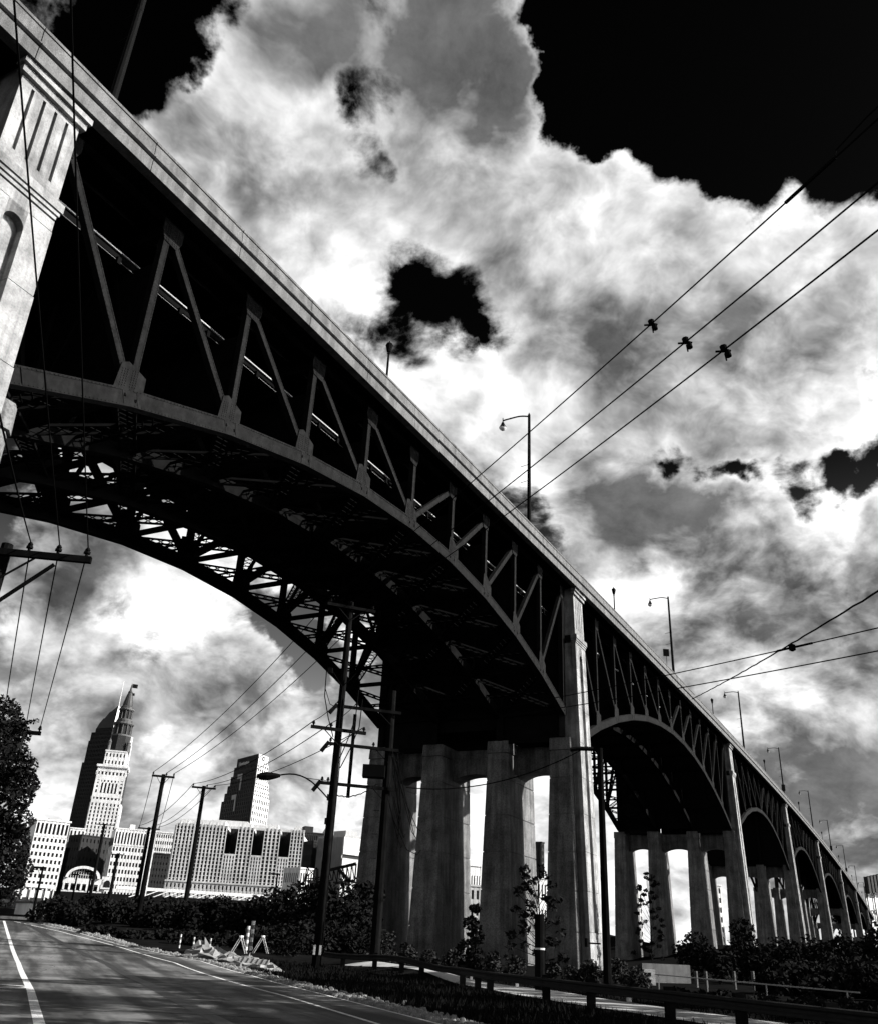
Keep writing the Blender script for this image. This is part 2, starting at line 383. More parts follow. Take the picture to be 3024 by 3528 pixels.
# ------------------------------------------------------------------ the bridge
AZ = 0.4818483; GU = Vector((math.sin(AZ), math.cos(AZ), 0)); GN = Vector((GU.y, -GU.x, 0)); GO = Vector((18.1977, 119.0028, 0))
def grade(s): return .0364826*s-5.309e-5*s*s
def Bp(s, off, z): p = GO+GU*s+GN*off; return Vector((p.x, p.y, z))
def zf(s): return 49.19+grade(s)              # underside of the fascia
OV = 2.33; TR = (0., -9.5, -19., -28.5)       # fascia plane, the four truss planes
bridge = root('truss_bridge', Bp(3, -14, 0), 'long high concrete and steel deck truss bridge on tall piers, crossing the whole picture', 'bridge')
PIER = [-94.0, 2.9, 130.0, 246.0, 364.0, 496.0, 625.0, 760.0, 900.0]
NPAN = [10, 12, 10, 10, 10, 10, 10, 10]
def sweep(m, prof, s0, s1, step=6., caps=True):
    n = max(1, int((s1-s0)/step)); b = len(m.v); k = len(prof)
    for i in range(n+1):
        s = s0+(s1-s0)*i/n
        for off, z in prof: m.v.append(tuple(Bp(s, off, zf(s)+z)))
    for i in range(n):
        for j in range(k):
            a = b+i*k+j; c = b+i*k+(j+1) % k; m.f.append((a, c, c+k, a+k))
    if caps: m.f.append(tuple(b+j for j in range(k))[::-1]); m.f.append(tuple(b+n*k+j for j in range(k)))
def rect(o0, o1, z0, z1): return [(o0, z0), (o1, z0), (o1, z1), (o0, z1)]
m = MB(); sweep(m, rect(-30.4, 1.6, .75, 1.7), -150, 940); m.build('deck', 'shaded_soffit', bridge)
m = MB(); sweep(m, rect(-31.2, -30.4, 0, 2.9), -150, 940); m.build('far_parapet', 'fascia_concrete', bridge)
m = MB()
for o in (-2.4, -4.8, -7.2, -11.9, -14.3, -16.6, -21.4, -23.8, -26.1): sweep(m, rect(o-.25, o+.25, -.3, .75), -150, 940, 20)
m.build('stringer', 'shaded_soffit', bridge)
edges = [-150+9.11*i for i in range(120)]
for i in range(len(edges)-1):
    a, b = edges[i]+.03, edges[i+1]-.03
    if a > 930: break
    m = MB()
    sweep(m, [(1.6, 0), (OV, 0), (OV, .95), (OV-.16, .95), (OV-.16, 1.08), (1.6, 1.08)], a, b)                  # plain fascia beam
    sweep(m, [(1.6, 1.085), (OV+.02, 1.085), (OV+.16, 1.17), (OV+.16, 1.27), (OV-.12, 1.30), (OV-.12, 1.42), (1.6, 1.42)], a, b)   # moulding
    m.build('fascia_panel', 'fascia_concrete', bridge)
    m = MB()
    sweep(m, [(1.65, 1.425), (OV-.02, 1.425), (OV-.10, 2.42), (OV-.16, 2.42), (OV-.16, 2.47), (1.65, 2.47)], a, b)
    sweep(m, [(1.6, 2.475), (OV-.04, 2.475), (OV-.04, 2.68), (1.6, 2.72)], a, b)
    m.build('parapet_panel', 'fascia_concrete', bridge)
# expansion-joint stain strips are left to the material

def spans():
    for i in range(len(PIER)-1):
        yield i, PIER[i]+2.9, PIER[i+1]-2.9, NPAN[i]
CROWN = [39.16, 39.0, 37.5, 37.5, 38, 38, 38, 38]
DROP = [9.6, 12.4, 12.4, 12.4, 12, 12, 12, 12]
def chz(i, s, s0, s1):
    k = (s-(s0+s1)/2)/((s1-s0)/2); return 1.6+CROWN[i]-DROP[i]*k*k+grade(s)
def rivets(m, cpts, r, nrm):
    for p in cpts:
        a = Vector(p); x = GU*r; y = Vector((0, 0, r)); t = a+nrm*r*.9; i = len(m.v)
        m.v += [tuple(a-x-y), tuple(a+x-y), tuple(a+x+y), tuple(a-x+y), tuple(t-x*.4-y*.4), tuple(t+x*.4-y*.4), tuple(t+x*.4+y*.4), tuple(t-x*.4+y*.4)]
        m.f += [(i, i+1, i+5, i+4), (i+1, i+2, i+6, i+5), (i+2, i+3, i+7, i+6), (i+3, i, i+4, i+7), (i+4, i+5, i+6, i+7)]
def member(m, a, b, w, d, rv=0, edge=True):
    """riveted box member lying in the truss plane: web plate and two proud edge angles"""
    a = Vector(a); b = Vector(b); ax = (b-a).normalized(); x = ax.cross(GN).normalized()
    m.obox(a-x*w/2-GN*d/2, x*w, GN*d, b-a)
    if edge:
        for sgn in (-1, 1):
            o = a+x*(sgn*(w/2-.045)-.045)+GN*d/2
            m.obox(o, x*.09, GN*.02, b-a)
            if rv:
                n = int((b-a).length/rv)
                rivets(m, [o+x*.045+GN*.02+ax*(k*rv) for k in range(1, n)], .028, GN)
def gusset(s, z, top, w, h, slope, rv, t, off, dirs=0):
    m = MB(); o = off+t
    if top: poly = [(-w*.5, .5), (w*.5, .5), (w*.5, -h*.55), (w*.30, -h), (-w*.34, -h*.93), (-w*.5, -h*.5)]
    else: poly = [(-w*.58, -.4), (w*.62, -.4), (w*.60, h*.55), (w*.42, h*.66), (-w*.18, h), (-w*.44, h*.92)]
    pts = [Bp(s+x, o, z+y+slope*x) for x, y in poly]
    m.prism(pts, GN*.05)
    if rv:
        c = []
        for iu in range(int(w*.8/.2)):
            for iv in range(int(h*.9/.17)):
                x = -w*.36+iu*.2; y = (-h*.9+iv*.17) if top else (-.2+iv*.17)
                if not top and x > w*.3 and y > h*.6: continue
                if iu % 4 == 3: continue
                c.append(Bp(s+x, o, z+y+slope*x)+GN*.05)
        rivets(m, c, .04, GN)
    return m
for i, s0, s1, n in spans():
    L = (s1-s0)/n
    for ti, off in enumerate(TR):
        near = ti == 0
        if i == 0 or (i == 1 and near): det = 2
        else: det = 1
        mt = 'steel' if near else 'shaded_steel'
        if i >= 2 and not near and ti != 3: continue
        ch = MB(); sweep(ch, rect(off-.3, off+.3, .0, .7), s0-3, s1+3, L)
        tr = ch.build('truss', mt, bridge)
        node = [(s0+L*k, chz(i, s0+L*k, s0, s1)) for k in range(n+1)]
        w = (.52, .6, .8, .85)[ti]; d = .5; joined = MB()
        for k in range(n):
            (sa, za), (sb, zb) = node[k], node[k+1]; a = Bp(sa, off, za); b = Bp(sb, off, zb)
            m = MB() if det == 2 else joined
            up = (b-a).normalized().cross(GN).normalized()
            hh = (1.15 if i == 0 else 1.05)*(1 if ti < 2 else 1.3)
            m.obox(a-up*hh/2-GN*.35, up*hh, GN*.7, b-a)
            if near:
                for q in (-1, 1): m.obox(a+up*(q*(hh/2-.07)-.07)+GN*.35, up*.14, GN*.03, b-a)
                if i < 2:
                    for tq in (.06, .94):
                        m.obox(a+(b-a)*tq-up*hh*.42+GN*.35, up*hh*.84, GN*.025, (b-a).normalized()*.9)
                    rv = .3 if k < 6 and i == 0 else .6
                    ax = (b-a).normalized()
                    for q in (-.42, .42): rivets(m, [a+ax*(rv*j)+up*hh*q+GN*.38 for j in range(1, int(L/rv))], .035, GN)
                    for tq in (.2, .36) if (i == 0 and k == 0) else (): m.obox(a+(b-a)*tq-up*hh*.45+GN*.35, up*hh*.9, GN*.06, ax*.12)
            if det == 2: m.build('bottom_chord', mt, tr)
        for k in range(n+1):
            s, z = node[k]; zt = zf(s)-.1; top = Bp(s, off, zt); bot = Bp(s, off, z)
            m = MB() if det == 2 else joined
            member(m, bot, top, w if k not in (0, n) else .9, d, (.28 if (near and i == 0 and 0 < k < 6) else 0), near)
            if det == 2: m.build('vertical', mt, tr)
            if k < n:
                s2, z2 = node[k+1]; half = k < n/2
                a, b = ((s+.25, zt-.6), (s2-.35, z2+.9)) if half else ((s+.35, z+.9), (s2-.25, zf(s2)-.7))
                m = MB() if det == 2 else joined
                member(m, Bp(a[0], off, a[1]), Bp(b[0], off, b[1]), w, d*.9, (.28 if (near and i == 0 and k < 6) else 0), near)
                if det == 2: m.build('diagonal', mt, tr)
            if det == 2:
                sl = (chz(i, min(s1, s+.5), s0, s1)-chz(i, max(s0, s-.5), s0, s1))
                gw = 1.9 if ti < 2 else 2.6
                m = gusset(s+(.35 if k < n/2 else -.35), zt, True, gw, 1.75, grade(1)*1., near and i == 0 and k < 7, .27, off)
                m.build('gusset', mt, tr)
                if k not in (0, n):
                    m = gusset(s-(.3 if k <= n/2 else -.3), z+.35, False, 2.0 if ti < 2 else 2.8, 2.1 if ti < 2 else 2.6, sl, near and i == 0 and k < 7, .27, off)
                    m.build('gusset', mt, tr)
        if det == 1: joined.build('web_members', mt, tr)
# short stub of the span beyond the near pier
m = MB()
for off in TR[:1]:
    for k in range(4):
        s = -96.9-9.1*k; m.bar(Bp(s, off, 29+.6*k), Bp(s, off, zf(s)), .5, .5); m.bar(Bp(s, off, 29+1.4*k), Bp(s-9.1, off, 30.4+1.4*k), .7, 1.1)
m.build('approach_span', 'steel', bridge)
# floor beams and sway frames
def laced(m, a, b, w, h, pitch, flg=.14):
    a = Vector(a); b = Vector(b); d = b-a; ax = d.normalized(); up = Vector((0, 0, 1)); x = ax.cross(up).normalized()
    y = x.cross(ax)
    for q in (-1, 1): m.bar(a+x*q*w/2, b+x*q*w/2, flg, h, y)
    n = max(2, int(d.length/pitch))
    for k in range(n):
        p = a+d*(k/n); q = a+d*((k+1)/n)
        m.bar(p-x*w/2, q+x*w/2, .1, .05, y); m.bar(p+x*w/2, q-x*w/2, .1, .05, y)
for i, s0, s1, n in spans():
    L = (s1-s0)/n
    for k in range(n+1):
        s = s0+L*k
        m = MB(); m.obox(Bp(s-.25, -30, zf(s)-1.2), GU*.5, GN*(30+.2), (0, 0, 1.9)); m.build('floor_beam', 'shaded_soffit', bridge)
        if i > 1: continue
        z = chz(i, s, s0, s1); m = MB()
        for o0, o1 in zip(TR, TR[1:3] if not (i == 0 and k <= 3) else TR[1:2]): m.obox(Bp(s-.06, o1+.3, z-.2), GU*.12, GN*(o0-o1-.6), (0, 0, max(.5, zf(s)-3.5-z+.2)))
        for o0, o1 in zip(TR, TR[1:]):
            m.bar(Bp(s, o0, z+.2), Bp(s, o1, z+.2), .4, .5)
            zt = zf(s)-1.
            m.bar(Bp(s, o0, z+.3), Bp(s, (o0+o1)/2, zt), .35, .3); m.bar(Bp(s, o1, z+.3), Bp(s, (o0+o1)/2, zt), .35, .3)
        m.build('sway_frame', 'shaded_steel', bridge)
for i, s0, s1, n in list(spans())[:2]:
    L = (s1-s0)/n
    for k in range(n):
        sa, sb = s0+L*k, s0+L*(k+1); za, zb = chz(i, sa, s0, s1), chz(i, sb, s0, s1)
        for o0, o1 in zip(TR, TR[1:]):
            if i == 1 and o0 != TR[2]: continue
            m = MB()
            laced(m, Bp(sa, o0, za), Bp(sb, o1, zb), 1.15, .2, 1.0); laced(m, Bp(sa, o1, za-.03), Bp(sb, o0, zb-.03), 1.15, .2, 1.0); laced(m, Bp((sa+sb)/2, o0, (za+zb)/2+.02), Bp((sa+sb)/2, o1, (za+zb)/2+.02), 1.0, .2, .95)
            m.build('lateral_brace', 'shaded_steel', bridge)
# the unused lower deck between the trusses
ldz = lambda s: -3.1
m = MB(); sweep(m, rect(-26.4, -2.3, -3.55, -3.1), -150, 900, 9); m.build('lower_deck', 'shaded_soffit', bridge)
m = MB()
for i, s0, s1, n in list(spans())[:2]:
    for k in range(3*n):
        s = s0+(s1-s0)*(k+.5)/(3*n); m.obox(Bp(s-.15, -27.5, zf(s)-4.1), GU*.3, GN*25.5, (0, 0, .55))
m.build('lower_floor_beams', 'shaded_soffit', bridge, kind='stuff')
# near edge of the lower deck, its sunlit line painted as pale bars
m = MB(); n = 60
for k in range(n):
    sa = -92+95*k/n; sb = -92+95*(k+1)/n; z = lambda s: 42.55+.0375*(s+89)
    m.bar(Bp(sa, -2.2, z(sa)), Bp(sb, -2.2, z(sb)), .12, .11); m.bar(Bp(sa, -2.2, z(sa)-.75), Bp(sb, -2.2, z(sb)-.75), .05, .015)
m.build('lit_deck_edge', 'pale_paint', bridge)
m = MB()
for k in range(60):
    sa = 8+118*k/60; sb = 8+118*(k+1)/60; z = lambda s: 46.0+grade(s)*1.
    m.bar(Bp(sa, -2.2, z(sa)), Bp(sb, -2.2, z(sb)), .12, .16)
m.build('lit_deck_edge', 'pale_paint', bridge)  # pale bar painting the sunlit lower deck edge of the next span

# piers
def column(sc_, off, ztop, zbot, detail, L0=3.75):
    """battered concrete column with chamfered corners, cast in lifts with shadow joints between"""
    m = MB(); zz = zbot; lifts = []
    hw = lambda z: 1.45+(27.7-z)*.027; hl = lambda z: L0+(27.7-z)*.022
    def ring(z, g):
        w_ = hw(z)-g; l_ = hl(z)-g; c = .45
        return [Bp(sc_+x, off+y, z) for x, y in ((-l_+c*.4, -w_), (l_-c, -w_), (l_, -w_+c), (l_, w_-c), (l_-c, w_), (-l_+c, w_), (-l_+c*.45, w_-c*.12), (-l_+c*.12, w_-c*.45), (-l_, w_-c), (-l_, -w_+c*.4))]
    zs = []; z = zbot
    while z < ztop-.01:
        z1 = min(ztop, z+4.6); zs += [(z, 0), (z1-.12, 0), (z1-.12, .1), (z1, .1)]; z = z1
    rings = [ring(z, g) for z, g in zs]; k = len(rings[0]); b = 0
    for r in rings: m.v += [tuple(p) for p in r]
    for a in range(len(rings)-1):
        for j in range(k): m.f.append((a*k+j, a*k+(j+1) % k, (a+1)*k+(j+1) % k, (a+1)*k+j))
    m.f.append(tuple((len(rings)-1)*k+j for j in range(k)))
    return m, ring
def pilaster(sc_, zb, zt, detail):
    """face pilaster with fluted head, belt course and tall arched niche, leaning out towards the ground"""
    fo = lambda z: 1.5+(49.5-z)*.0295
    H = 2.05
    P_ = lambda x, dz, z: Bp(sc_+x, fo(z)+dz, z)
    m = MB()
    def slab(x0, x1, z0, z1, d0, d1):       # d relative to the battered face plane
        pts = [P_(x0, d0, z0), P_(x1, d0, z0), P_(x1, d1, z0), P_(x0, d1, z0), P_(x0, d0, z1), P_(x1, d0, z1), P_(x1, d1, z1), P_(x0, d1, z1)]
        i = len(m.v); m.v += [tuple(p) for p in pts]
        m.f += [(i, i+3, i+2, i+1), (i+4, i+5, i+6, i+7), (i, i+1, i+5, i+4), (i+1, i+2, i+6, i+5), (i+2, i+3, i+7, i+6), (i+3, i, i+4, i+7)]
    zb1 = zt-7.3                            # belt
    head = MB(); body = m
    # body below the belt with the niche
    nz1 = zb1-3.0; nw = .62; wide = lambda z: H+(49.5-z)*.012
    step = 4.6; z = zb
    slab(-H, H, zb, zb1-.9, -2.2, -.55)
    while z < zb1-.9-.01:
        z1 = min(zb1-.9, z+step)
        w0 = wide((z+z1)/2)
        if z < 4: slab(-w0, w0, z, z1-.04, -.56, 0)
        elif z1 < nz1:
            slab(-w0, -nw, z, z1-.04, -.56, 0); slab(nw, w0, z, z1-.04, -.56, 0)
        else:
            slab(-w0, -nw, z, z1-.04, -.56, 0); slab(nw, w0, z, z1-.04, -.56, 0)
            # arch head
            za = nz1; K = 10
            for j in range(K):
                a0 = math.pi*j/K; a1 = math.pi*(j+1)/K
                x0, x1 = nw*math.cos(a1), nw*math.cos(a0); q0, q1 = za+nw*math.sin(a1), za+nw*math.sin(a0)
                pts = [P_(x0, 0, q0), P_(x1, 0, q1), P_(x1, 0, z1-.04), P_(x0, 0, z1-.04)]; back = [P_(x0, -.56, q0), P_(x1, -.56, q1), P_(x1, -.56, z1-.04), P_(x0, -.56, z1-.04)]
                i = len(m.v); m.v += [tuple(p) for p in pts+back]; m.f += [(i, i+1, i+2, i+3), (i+1, i, i+4, i+5), (i+3, i+2, i+6, i+7)]
        z = z1
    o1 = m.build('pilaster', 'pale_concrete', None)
    m = head
    # belt course
    slab(-H-.32, H+.32, zb1-.35, zb1+.25, -.6, .30); slab(-H-.22, H+.22, zb1-.62, zb1-.37, -.6, .2); slab(-H-.12, H+.12, zb1-.9, zb1-.65, -.6, .1)
    o2 = m.build('belt_course', 'pale_concrete', None)
    m = MB()
    slab(-H, H, zb1+.25, zt, -2.2, -.22)
    slab(-H, H, zb1+.25, zb1+1.25, -.22, 0); slab(-H, H, zt-1.3, zt-.95, -.22, 0)
    for j in range(5):
        x0 = -H+j*(2*H/5)+(.10 if j else 0); x1 = -H+(j+1)*(2*H/5)-(.10 if j < 4 else 0)
        slab(x0, x1, zb1+1.25, zt-1.3, -.22, 0)
    slab(-H-.25, H+.25, zt-.95, zt-.45, -.22, .28); slab(-H-.4, H+.4, zt-.45, zt-.02, -.22, .5)
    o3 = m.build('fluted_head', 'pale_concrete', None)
    return o1, o2, o3
def attach(o, par):
    o.parent = par
    if par.parent is None: o.matrix_parent_inverse = Matrix.Translation(-par.location)
COLO = (-.5, -9.6, -19.7, -28.6)
for pi, sp in enumerate(PIER):
    zt = 27.7+(grade(sp) if pi < 3 else grade(sp)-1); 
    if pi >= 1: zt = {1: 27.7, 2: 31.2}.get(pi, 30.5+grade(sp)-2.5)
    if pi == 0: zt = 26.0
    zb = -.5
    # cross walls between the columns with flat arches: the body of the pier
    m = MB()
    for o0, o1 in zip(COLO, COLO[1:]):
        a = o1+1.2; b = o0-1.2; K = 12; zc = zt-3.7
        lo = [(a+(b-a)*j/K, zc-1.05*(abs(2*j/K-1))**2.2) for j in range(K+1)]
        poly = [Bp(sp-1.6, o, z) for o, z in lo]+[Bp(sp-1.6, b, zt-.35), Bp(sp-1.6, a, zt-.35)]
        for j in range(K):
            (oa, za), (ob, zb_) = lo[j], lo[j+1]
            i0 = len(m.v); m.v += [tuple(Bp(sp+.9, oa, za)), tuple(Bp(sp+.9, ob, zb_)), tuple(Bp(sp+.9, ob, zt-.35)), tuple(Bp(sp+.9, oa, zt-.35)), tuple(Bp(sp+4., oa, za)), tuple(Bp(sp+4., ob, zb_)), tuple(Bp(sp+4., ob, zt-.35)), tuple(Bp(sp+4., oa, zt-.35))]
            m.f += [(i0, i0+1, i0+2, i0+3), (i0+4, i0+7, i0+6, i0+5), (i0, i0+4, i0+5, i0+1), (i0+3, i0+2, i0+6, i0+7)]
    body = m.build('pier', 'concrete', bridge)
    for o in COLO:
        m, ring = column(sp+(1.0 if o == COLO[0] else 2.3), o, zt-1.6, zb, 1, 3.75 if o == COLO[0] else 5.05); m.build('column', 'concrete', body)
        m = MB(); r0 = ring(zt-1.6, -.12); r1 = ring(zt, -.10); k = len(r0)
        m.v += [tuple(p) for p in r0+r1]; m.f += [(j, (j+1) % k, k+(j+1) % k, k+j) for j in range(k)]+[tuple(range(k))[::-1], tuple(range(k, 2*k))]
        m.build('column_cap', 'concrete', body)
        m = MB(); m.bar(Bp(sp-2.9, o+.3, zt), Bp(sp-2.9, o+.3, zf(sp)), .8, .8); m.bar(Bp(sp+2.9, o+.3, zt), Bp(sp+2.9, o+.3, zf(sp)), .8, .8)
        m.build('bearing_post', 'shaded_steel', body)
    for q in (-2.6, 2.6):                  # plate diaphragms between the end posts
        m = MB()
        for bi, (o0, o1) in enumerate(zip(TR, TR[1:])):
            if bi == 1 and q < 0: lo = zt+1.6
            else: lo = zt-.45
            m.obox(Bp(sp+q, o1+.3, lo), GU*.12, GN*(o0-o1-.6), (0, 0, zf(sp)-lo-3.6))
        if pi < 4: m.build('diaphragm', 'shaded_steel', body)
    if pi < 8:
        for o in pilaster(sp+(.75 if pi == 0 else 0), zb, zf(sp)-.0, 1): attach(o, body)

# ------------------------------------------------------------------ lamps on the bridge
def cobra_proto():
    r = root('deck_lamp', (0, 0, 0), 'x', 'street lamp', 'tall curved-arm lamps along the bridge parapet')
    m = MB(); m.tube([(0, 0, 0), (0, 0, .9)], .17, 10, .15); m.tube([(0, 0, .9), (0, 0, 13.2)], .18, 10, .12); m.tube([(0, 0, 13.2), (0, 0, 13.45)], .1, 8, .02)
    m.build('pole', 'dark_metal', r)
    m = MB(); pts = []
    for k in range(13):
        t = k/12; pts.append((-2.6*t, 0, 13.0+.55*math.sin(t*math.pi*.9)*t+.12*math.sin(t*2*math.pi)))
    m.tube(pts, .075, 6); m.tube([(-2.6, 0, 13.5), (-2.6, 0, 12.95)], .04, 6)
    m.build('arm', 'dark_metal', r)
    m = MB(); m.lathe((-2.6, 0, 12.2), [(.06, .85), (.12, .7), (.2, .45), (.3, .25), (.36, .12)], 10); lm = m.build('lamp_head', 'dark_metal', r)
    m = MB(); m.lathe((-2.6, 0, 12.2), [(.34, .12), (.3, -.02), (.18, -.16), (.05, -.22)], 10); m.build('globe', 'lamp_glass', lm)
    for z in (5.6, 7.4):
        m = MB(); m.bar((-.8, 0, z-.12), (0, 0, z), .04, .04); m.tube([(0, 0, z-.12), (0, 0, z+.1)], .16, 8); m.build('banner_bracket', 'dark_metal', r)
    return r
LAMP_OFF = 1.9
cp = cobra_proto(); ang = math.atan2(-GN.y, -GN.x)+math.pi
LS = [-89.9, -17.7, 64.2, 152.2, 240.6, 342, 438, 545, 650, 750]
names = ['thick lamp pole above the near fluted pier, cut by the top edge', 'curved-arm lamp above the right half of the near arch span', 'curved-arm lamp beyond the second pier with a small sign beside it', 'curved-arm lamp over the far end of the second arch span',
         'fourth curved-arm lamp counted down from the near span, with a box on its pole', 'fifth curved-arm lamp counted down along the parapet', 'sixth curved-arm lamp counted down along the parapet', 'seventh curved-arm lamp counted down along the parapet', 'eighth curved-arm lamp, small and far down the parapet', 'farthest small curved-arm lamp before the slatted tower']
for k, s in enumerate(LS):
    p = Bp(s, LAMP_OFF, zf(s)+1.6)
    o = cp if k == 0 else copy_tree(cp, p)
    o.location = p; o.rotation_euler = (0, 0, math.atan2(GN.y, GN.x)); o['label'] = names[k]
    if k == 0: o.scale = (1.5, 1.5, 1.35)
def post_proto():
    r = root('post_lamp', (0, 0, 0), 'x', 'lamp', 'short lantern posts along the bridge parapet')
    m = MB(); m.lathe((0, 0, 0), [(.22, 0), (.22, .4), (.12, .6), (.1, 3.9), (.16, 4.0), (.1, 4.1)], 10); m.build('post', 'dark_metal', r)
    m = MB(); m.lathe((0, 0, 4.1), [(.1, 0), (.2, .1), (.34, .75), (.36, .85)], 8); la = m.build('lantern', 'dark_metal', r)
    m = MB(); m.lathe((0, 0, 4.95), [(.38, 0), (.3, .18), (.12, .3), (.05, .5)], 8); m.build('finial', 'dark_metal', la)
    return r
pp = post_proto()
PS = [-55, 21.5, 106.5, 194, 290, 388, 489, 595, 700]
names = ['lantern post standing on the parapet over the middle of the near arch span', 'lantern post just right of the fluted pier between the two arch spans', 'third lantern post down the parapet, over the second arch span', 'fourth lantern post down the parapet', 'fifth lantern post down the parapet', 'sixth lantern post down the parapet', 'seventh lantern post down the parapet', 'eighth tiny lantern post far down the parapet', 'ninth and farthest lantern post on the parapet']
for k, s in enumerate(PS):
    p = Bp(s, LAMP_OFF, zf(s)+1.7)
    o = pp if k == 0 else copy_tree(pp, p)
    o.location = p; o['label'] = names[k]
# little sign on a post beside the second lamp, boxes on two poles
p = Bp(58.5, 1.9, zf(58.5)+1.7)
r = root('road_sign', p, 'small square sign seen edge-dark on a thin post beside a bridge lamp', 'sign')
m = MB(); m.tube([p, p+Vector((0, 0, 3.4))], .05, 6); m.build('post', 'dark_metal', r)
m = MB(); m.obox(p+Vector((-.6, 0, 3.2)), (1.2, 0, 0), (0, .05, 0), (0, 0, 1.5)); m.build('panel', 'dark_metal', r)
for k, s in enumerate((240.6, 438, 545)):
    p = Bp(s, 1.9, zf(s)+5.2); m = MB(); m.obox(p+Vector((-.55, -.3, -1.3)), (1.1, 0, 0), (0, .6, 0), (0, 0, 2.2)); m.obox(p+Vector((-.2, -.1, -.9)), (.4, 0, 0), (0, .5, 0), (0, 0, .2))
    tag(m.build('signal_box', 'dark_metal'), ['dark box strapped to the fourth curved-arm lamp pole on the bridge', 'dark box strapped to the sixth curved-arm lamp pole', 'dark box strapped to the seventh curved-arm lamp pole'][k], 'box', 'boxes on the bridge lamp poles')

# ------------------------------------------------------------------ utility poles and wires
def insul(m, p): m.lathe(p, [(.05, 0), (.05, .08), (.11, .1), (.11, .16), (.06, .18), (.09, .22), (.04, .3)], 6)
def upole(name, base, h, r, label, arms=(), group=None, lean=(0, 0), mt='wood_pole'):
    """arms: (z, left length, right length, direction unit, insulator offsets)"""
    b = Vector(base); t = root(name, b, label, 'utility pole', group)
    m = MB(); top = b+Vector((lean[0], lean[1], h)); m.tube([b, top], r, 10, r*.72); m.build('pole', mt, t)
    pts = []
    for z, l, rr, d, ins in arms:
        d = Vector(d); c = b+Vector((lean[0]*z/h, lean[1]*z/h, z)); per = Vector((-d.y, d.x, 0)); q = per*(-r*1.0)
        m = MB(); m.bar(c+q-d*l, c+q+d*rr, .16, .2); a = m.build('crossarm', mt, t)
        m = MB()
        for sg, ln in ((-1, l), (1, rr)):
            if ln > .7: m.bar(c+q+d*sg*min(1.1, ln*.6), c+q-Vector((0, 0, .95)), .05, .05)
        if m.f: m.build('brace', 'dark_metal', t)
        row = []
        for x in ins:
            m = MB(); insul(m, c+q+d*x+Vector((0, 0, .1))); m.build('insulator', 'dark_metal', a); row.append(c+q+d*x+Vector((0, 0, .38)))
        pts.append(row)
    return t, pts
def wire(a, b, sag, r, label, group=None, cat='wire', name='wire', n=26, wob=0.):
    a = Vector(a); b = Vector(b); P_ = []
    for k in range(n+1):
        t = k/n; p = a.lerp(b, t); p.z -= 4*sag*t*(1-t)
        if wob: p.z += wob*math.sin(k*2.1); p.x += wob*math.cos(k*2.7)
        P_.append(p)
    m = MB(); m.tube(P_, r*1.25, 5); o = m.build(name, 'wire'); tag(o, label, cat, group); return o, P_
WG = 'overhead power lines'
# A: tall street pole in front of the far pier columns
dA = Vector((.93, .36, 0)).normalized()
stp, sp_pts = upole('street_pole', (-5.7, 57, hz(-5.7, 57)), 22.4, .28, 'tall dark pole with two crossarms and a street light, left of the near pier columns',
                    [(21.9, 1.7, 1.7, dA, (-1.5, .0, 1.5)), (13.6, 1.9, 1.75, dA, (-1.75, -.6, 1.6))])
topA = sp_pts[0]; midA = sp_pts[1]
m = MB(); c = Vector((-5.7, 57, 9.3)); e = atY(958, 2672, 57)        # street light arm
pts = [c.lerp(e, t)+Vector((0, 0, .9*math.sin(t*math.pi*.5)-.9*t+.5*math.sin(t*math.pi))) for t in [k/10 for k in range(11)]]
m.tube(pts, .05, 6); m.tube([c+Vector((0, 0, 1.3)), pts[5], pts[7]], .02, 5); attach(m.build('lamp_arm', 'dark_metal', None), stp)
d = (pts[-1]-pts[-2]).normalized(); d.z *= .3; d.normalize(); p0 = pts[-1]-d*.15
m = MB(); up = Vector((0, 0, 1)); side = d.cross(up).normalized()
for (t0, w0, h0), (t1, w1, h1) in zip([(0, .10, .09), (.25, .2, .16), (.8, .34, .26), (1.25, .3, .2), (1.45, .08, .08)], [(.25, .2, .16), (.8, .34, .26), (1.25, .3, .2), (1.45, .08, .08), (1.47, .02, .02)]):
    a_, b_ = p0+d*t0, p0+d*t1; i = len(m.v)
    for cc_, w_, h_ in ((a_, w0, h0), (b_, w1, h1)):
        m.v += [tuple(cc_+side*x*w_+up*y*h_) for x, y in ((-1, -.1), (-.6, .8), (.6, .8), (1, -.1), (.7, -1), (-.7, -1))]
    m.f += [(i+j, i+(j+1) % 6, i+6+(j+1) % 6, i+6+j) for j in range(6)]
attach(m.build('lamp_head', 'dark_metal', None), stp)
m = MB()                                                            # riser cables
for x, zz, s_ in ((-.95, 17.5, 1), (.9, 16.2, -1), (1.15, 15.6, -1)):
    m.tube([(-5.7+x*1.2, 56.7, zz+.2), (-5.7+x*1.15, 56.7, zz-1.6), (-5.7+x*.75, 56.7, zz-3.), (-5.7+x*.3, 56.7, zz-4.2)], .035, 5)
m.tube([(-6.8, 56.7, 16.4), (-6.4, 56.7, 15.4), (-5.8, 56.7, 15.1)], .025, 5)
m.tube([(-5.4, 56.72, 13), (-5.42, 56.72, 1)], .03, 5)
attach(m.build('riser_cable', 'wire', None), stp)
m = MB()
for z, w_ in ((17.6, .5), (9.6, .12), (8.2, .14)): m.box((-5.7-(.9 if z > 17 else .25), 56.7, z), (w_*.6, .3, .35))
m.bar((-6.6, 56.7, 17.8), (-5.7, 56.8, 16.6), .05, .05); m.bar((-4.9, 56.7, 17.5), (-5.7, 56.8, 16.6), .05, .05)
attach(m.build('bracket', 'dark_metal', None), stp)
m = MB(); 
for x in (-.22, .12): m.obox((-5.7+x, 56.66, .9), (.12, 0, 0), (0, .03, 0), (0, 0, .5))
attach(m.build('reflector', 'white_paint', None), stp)
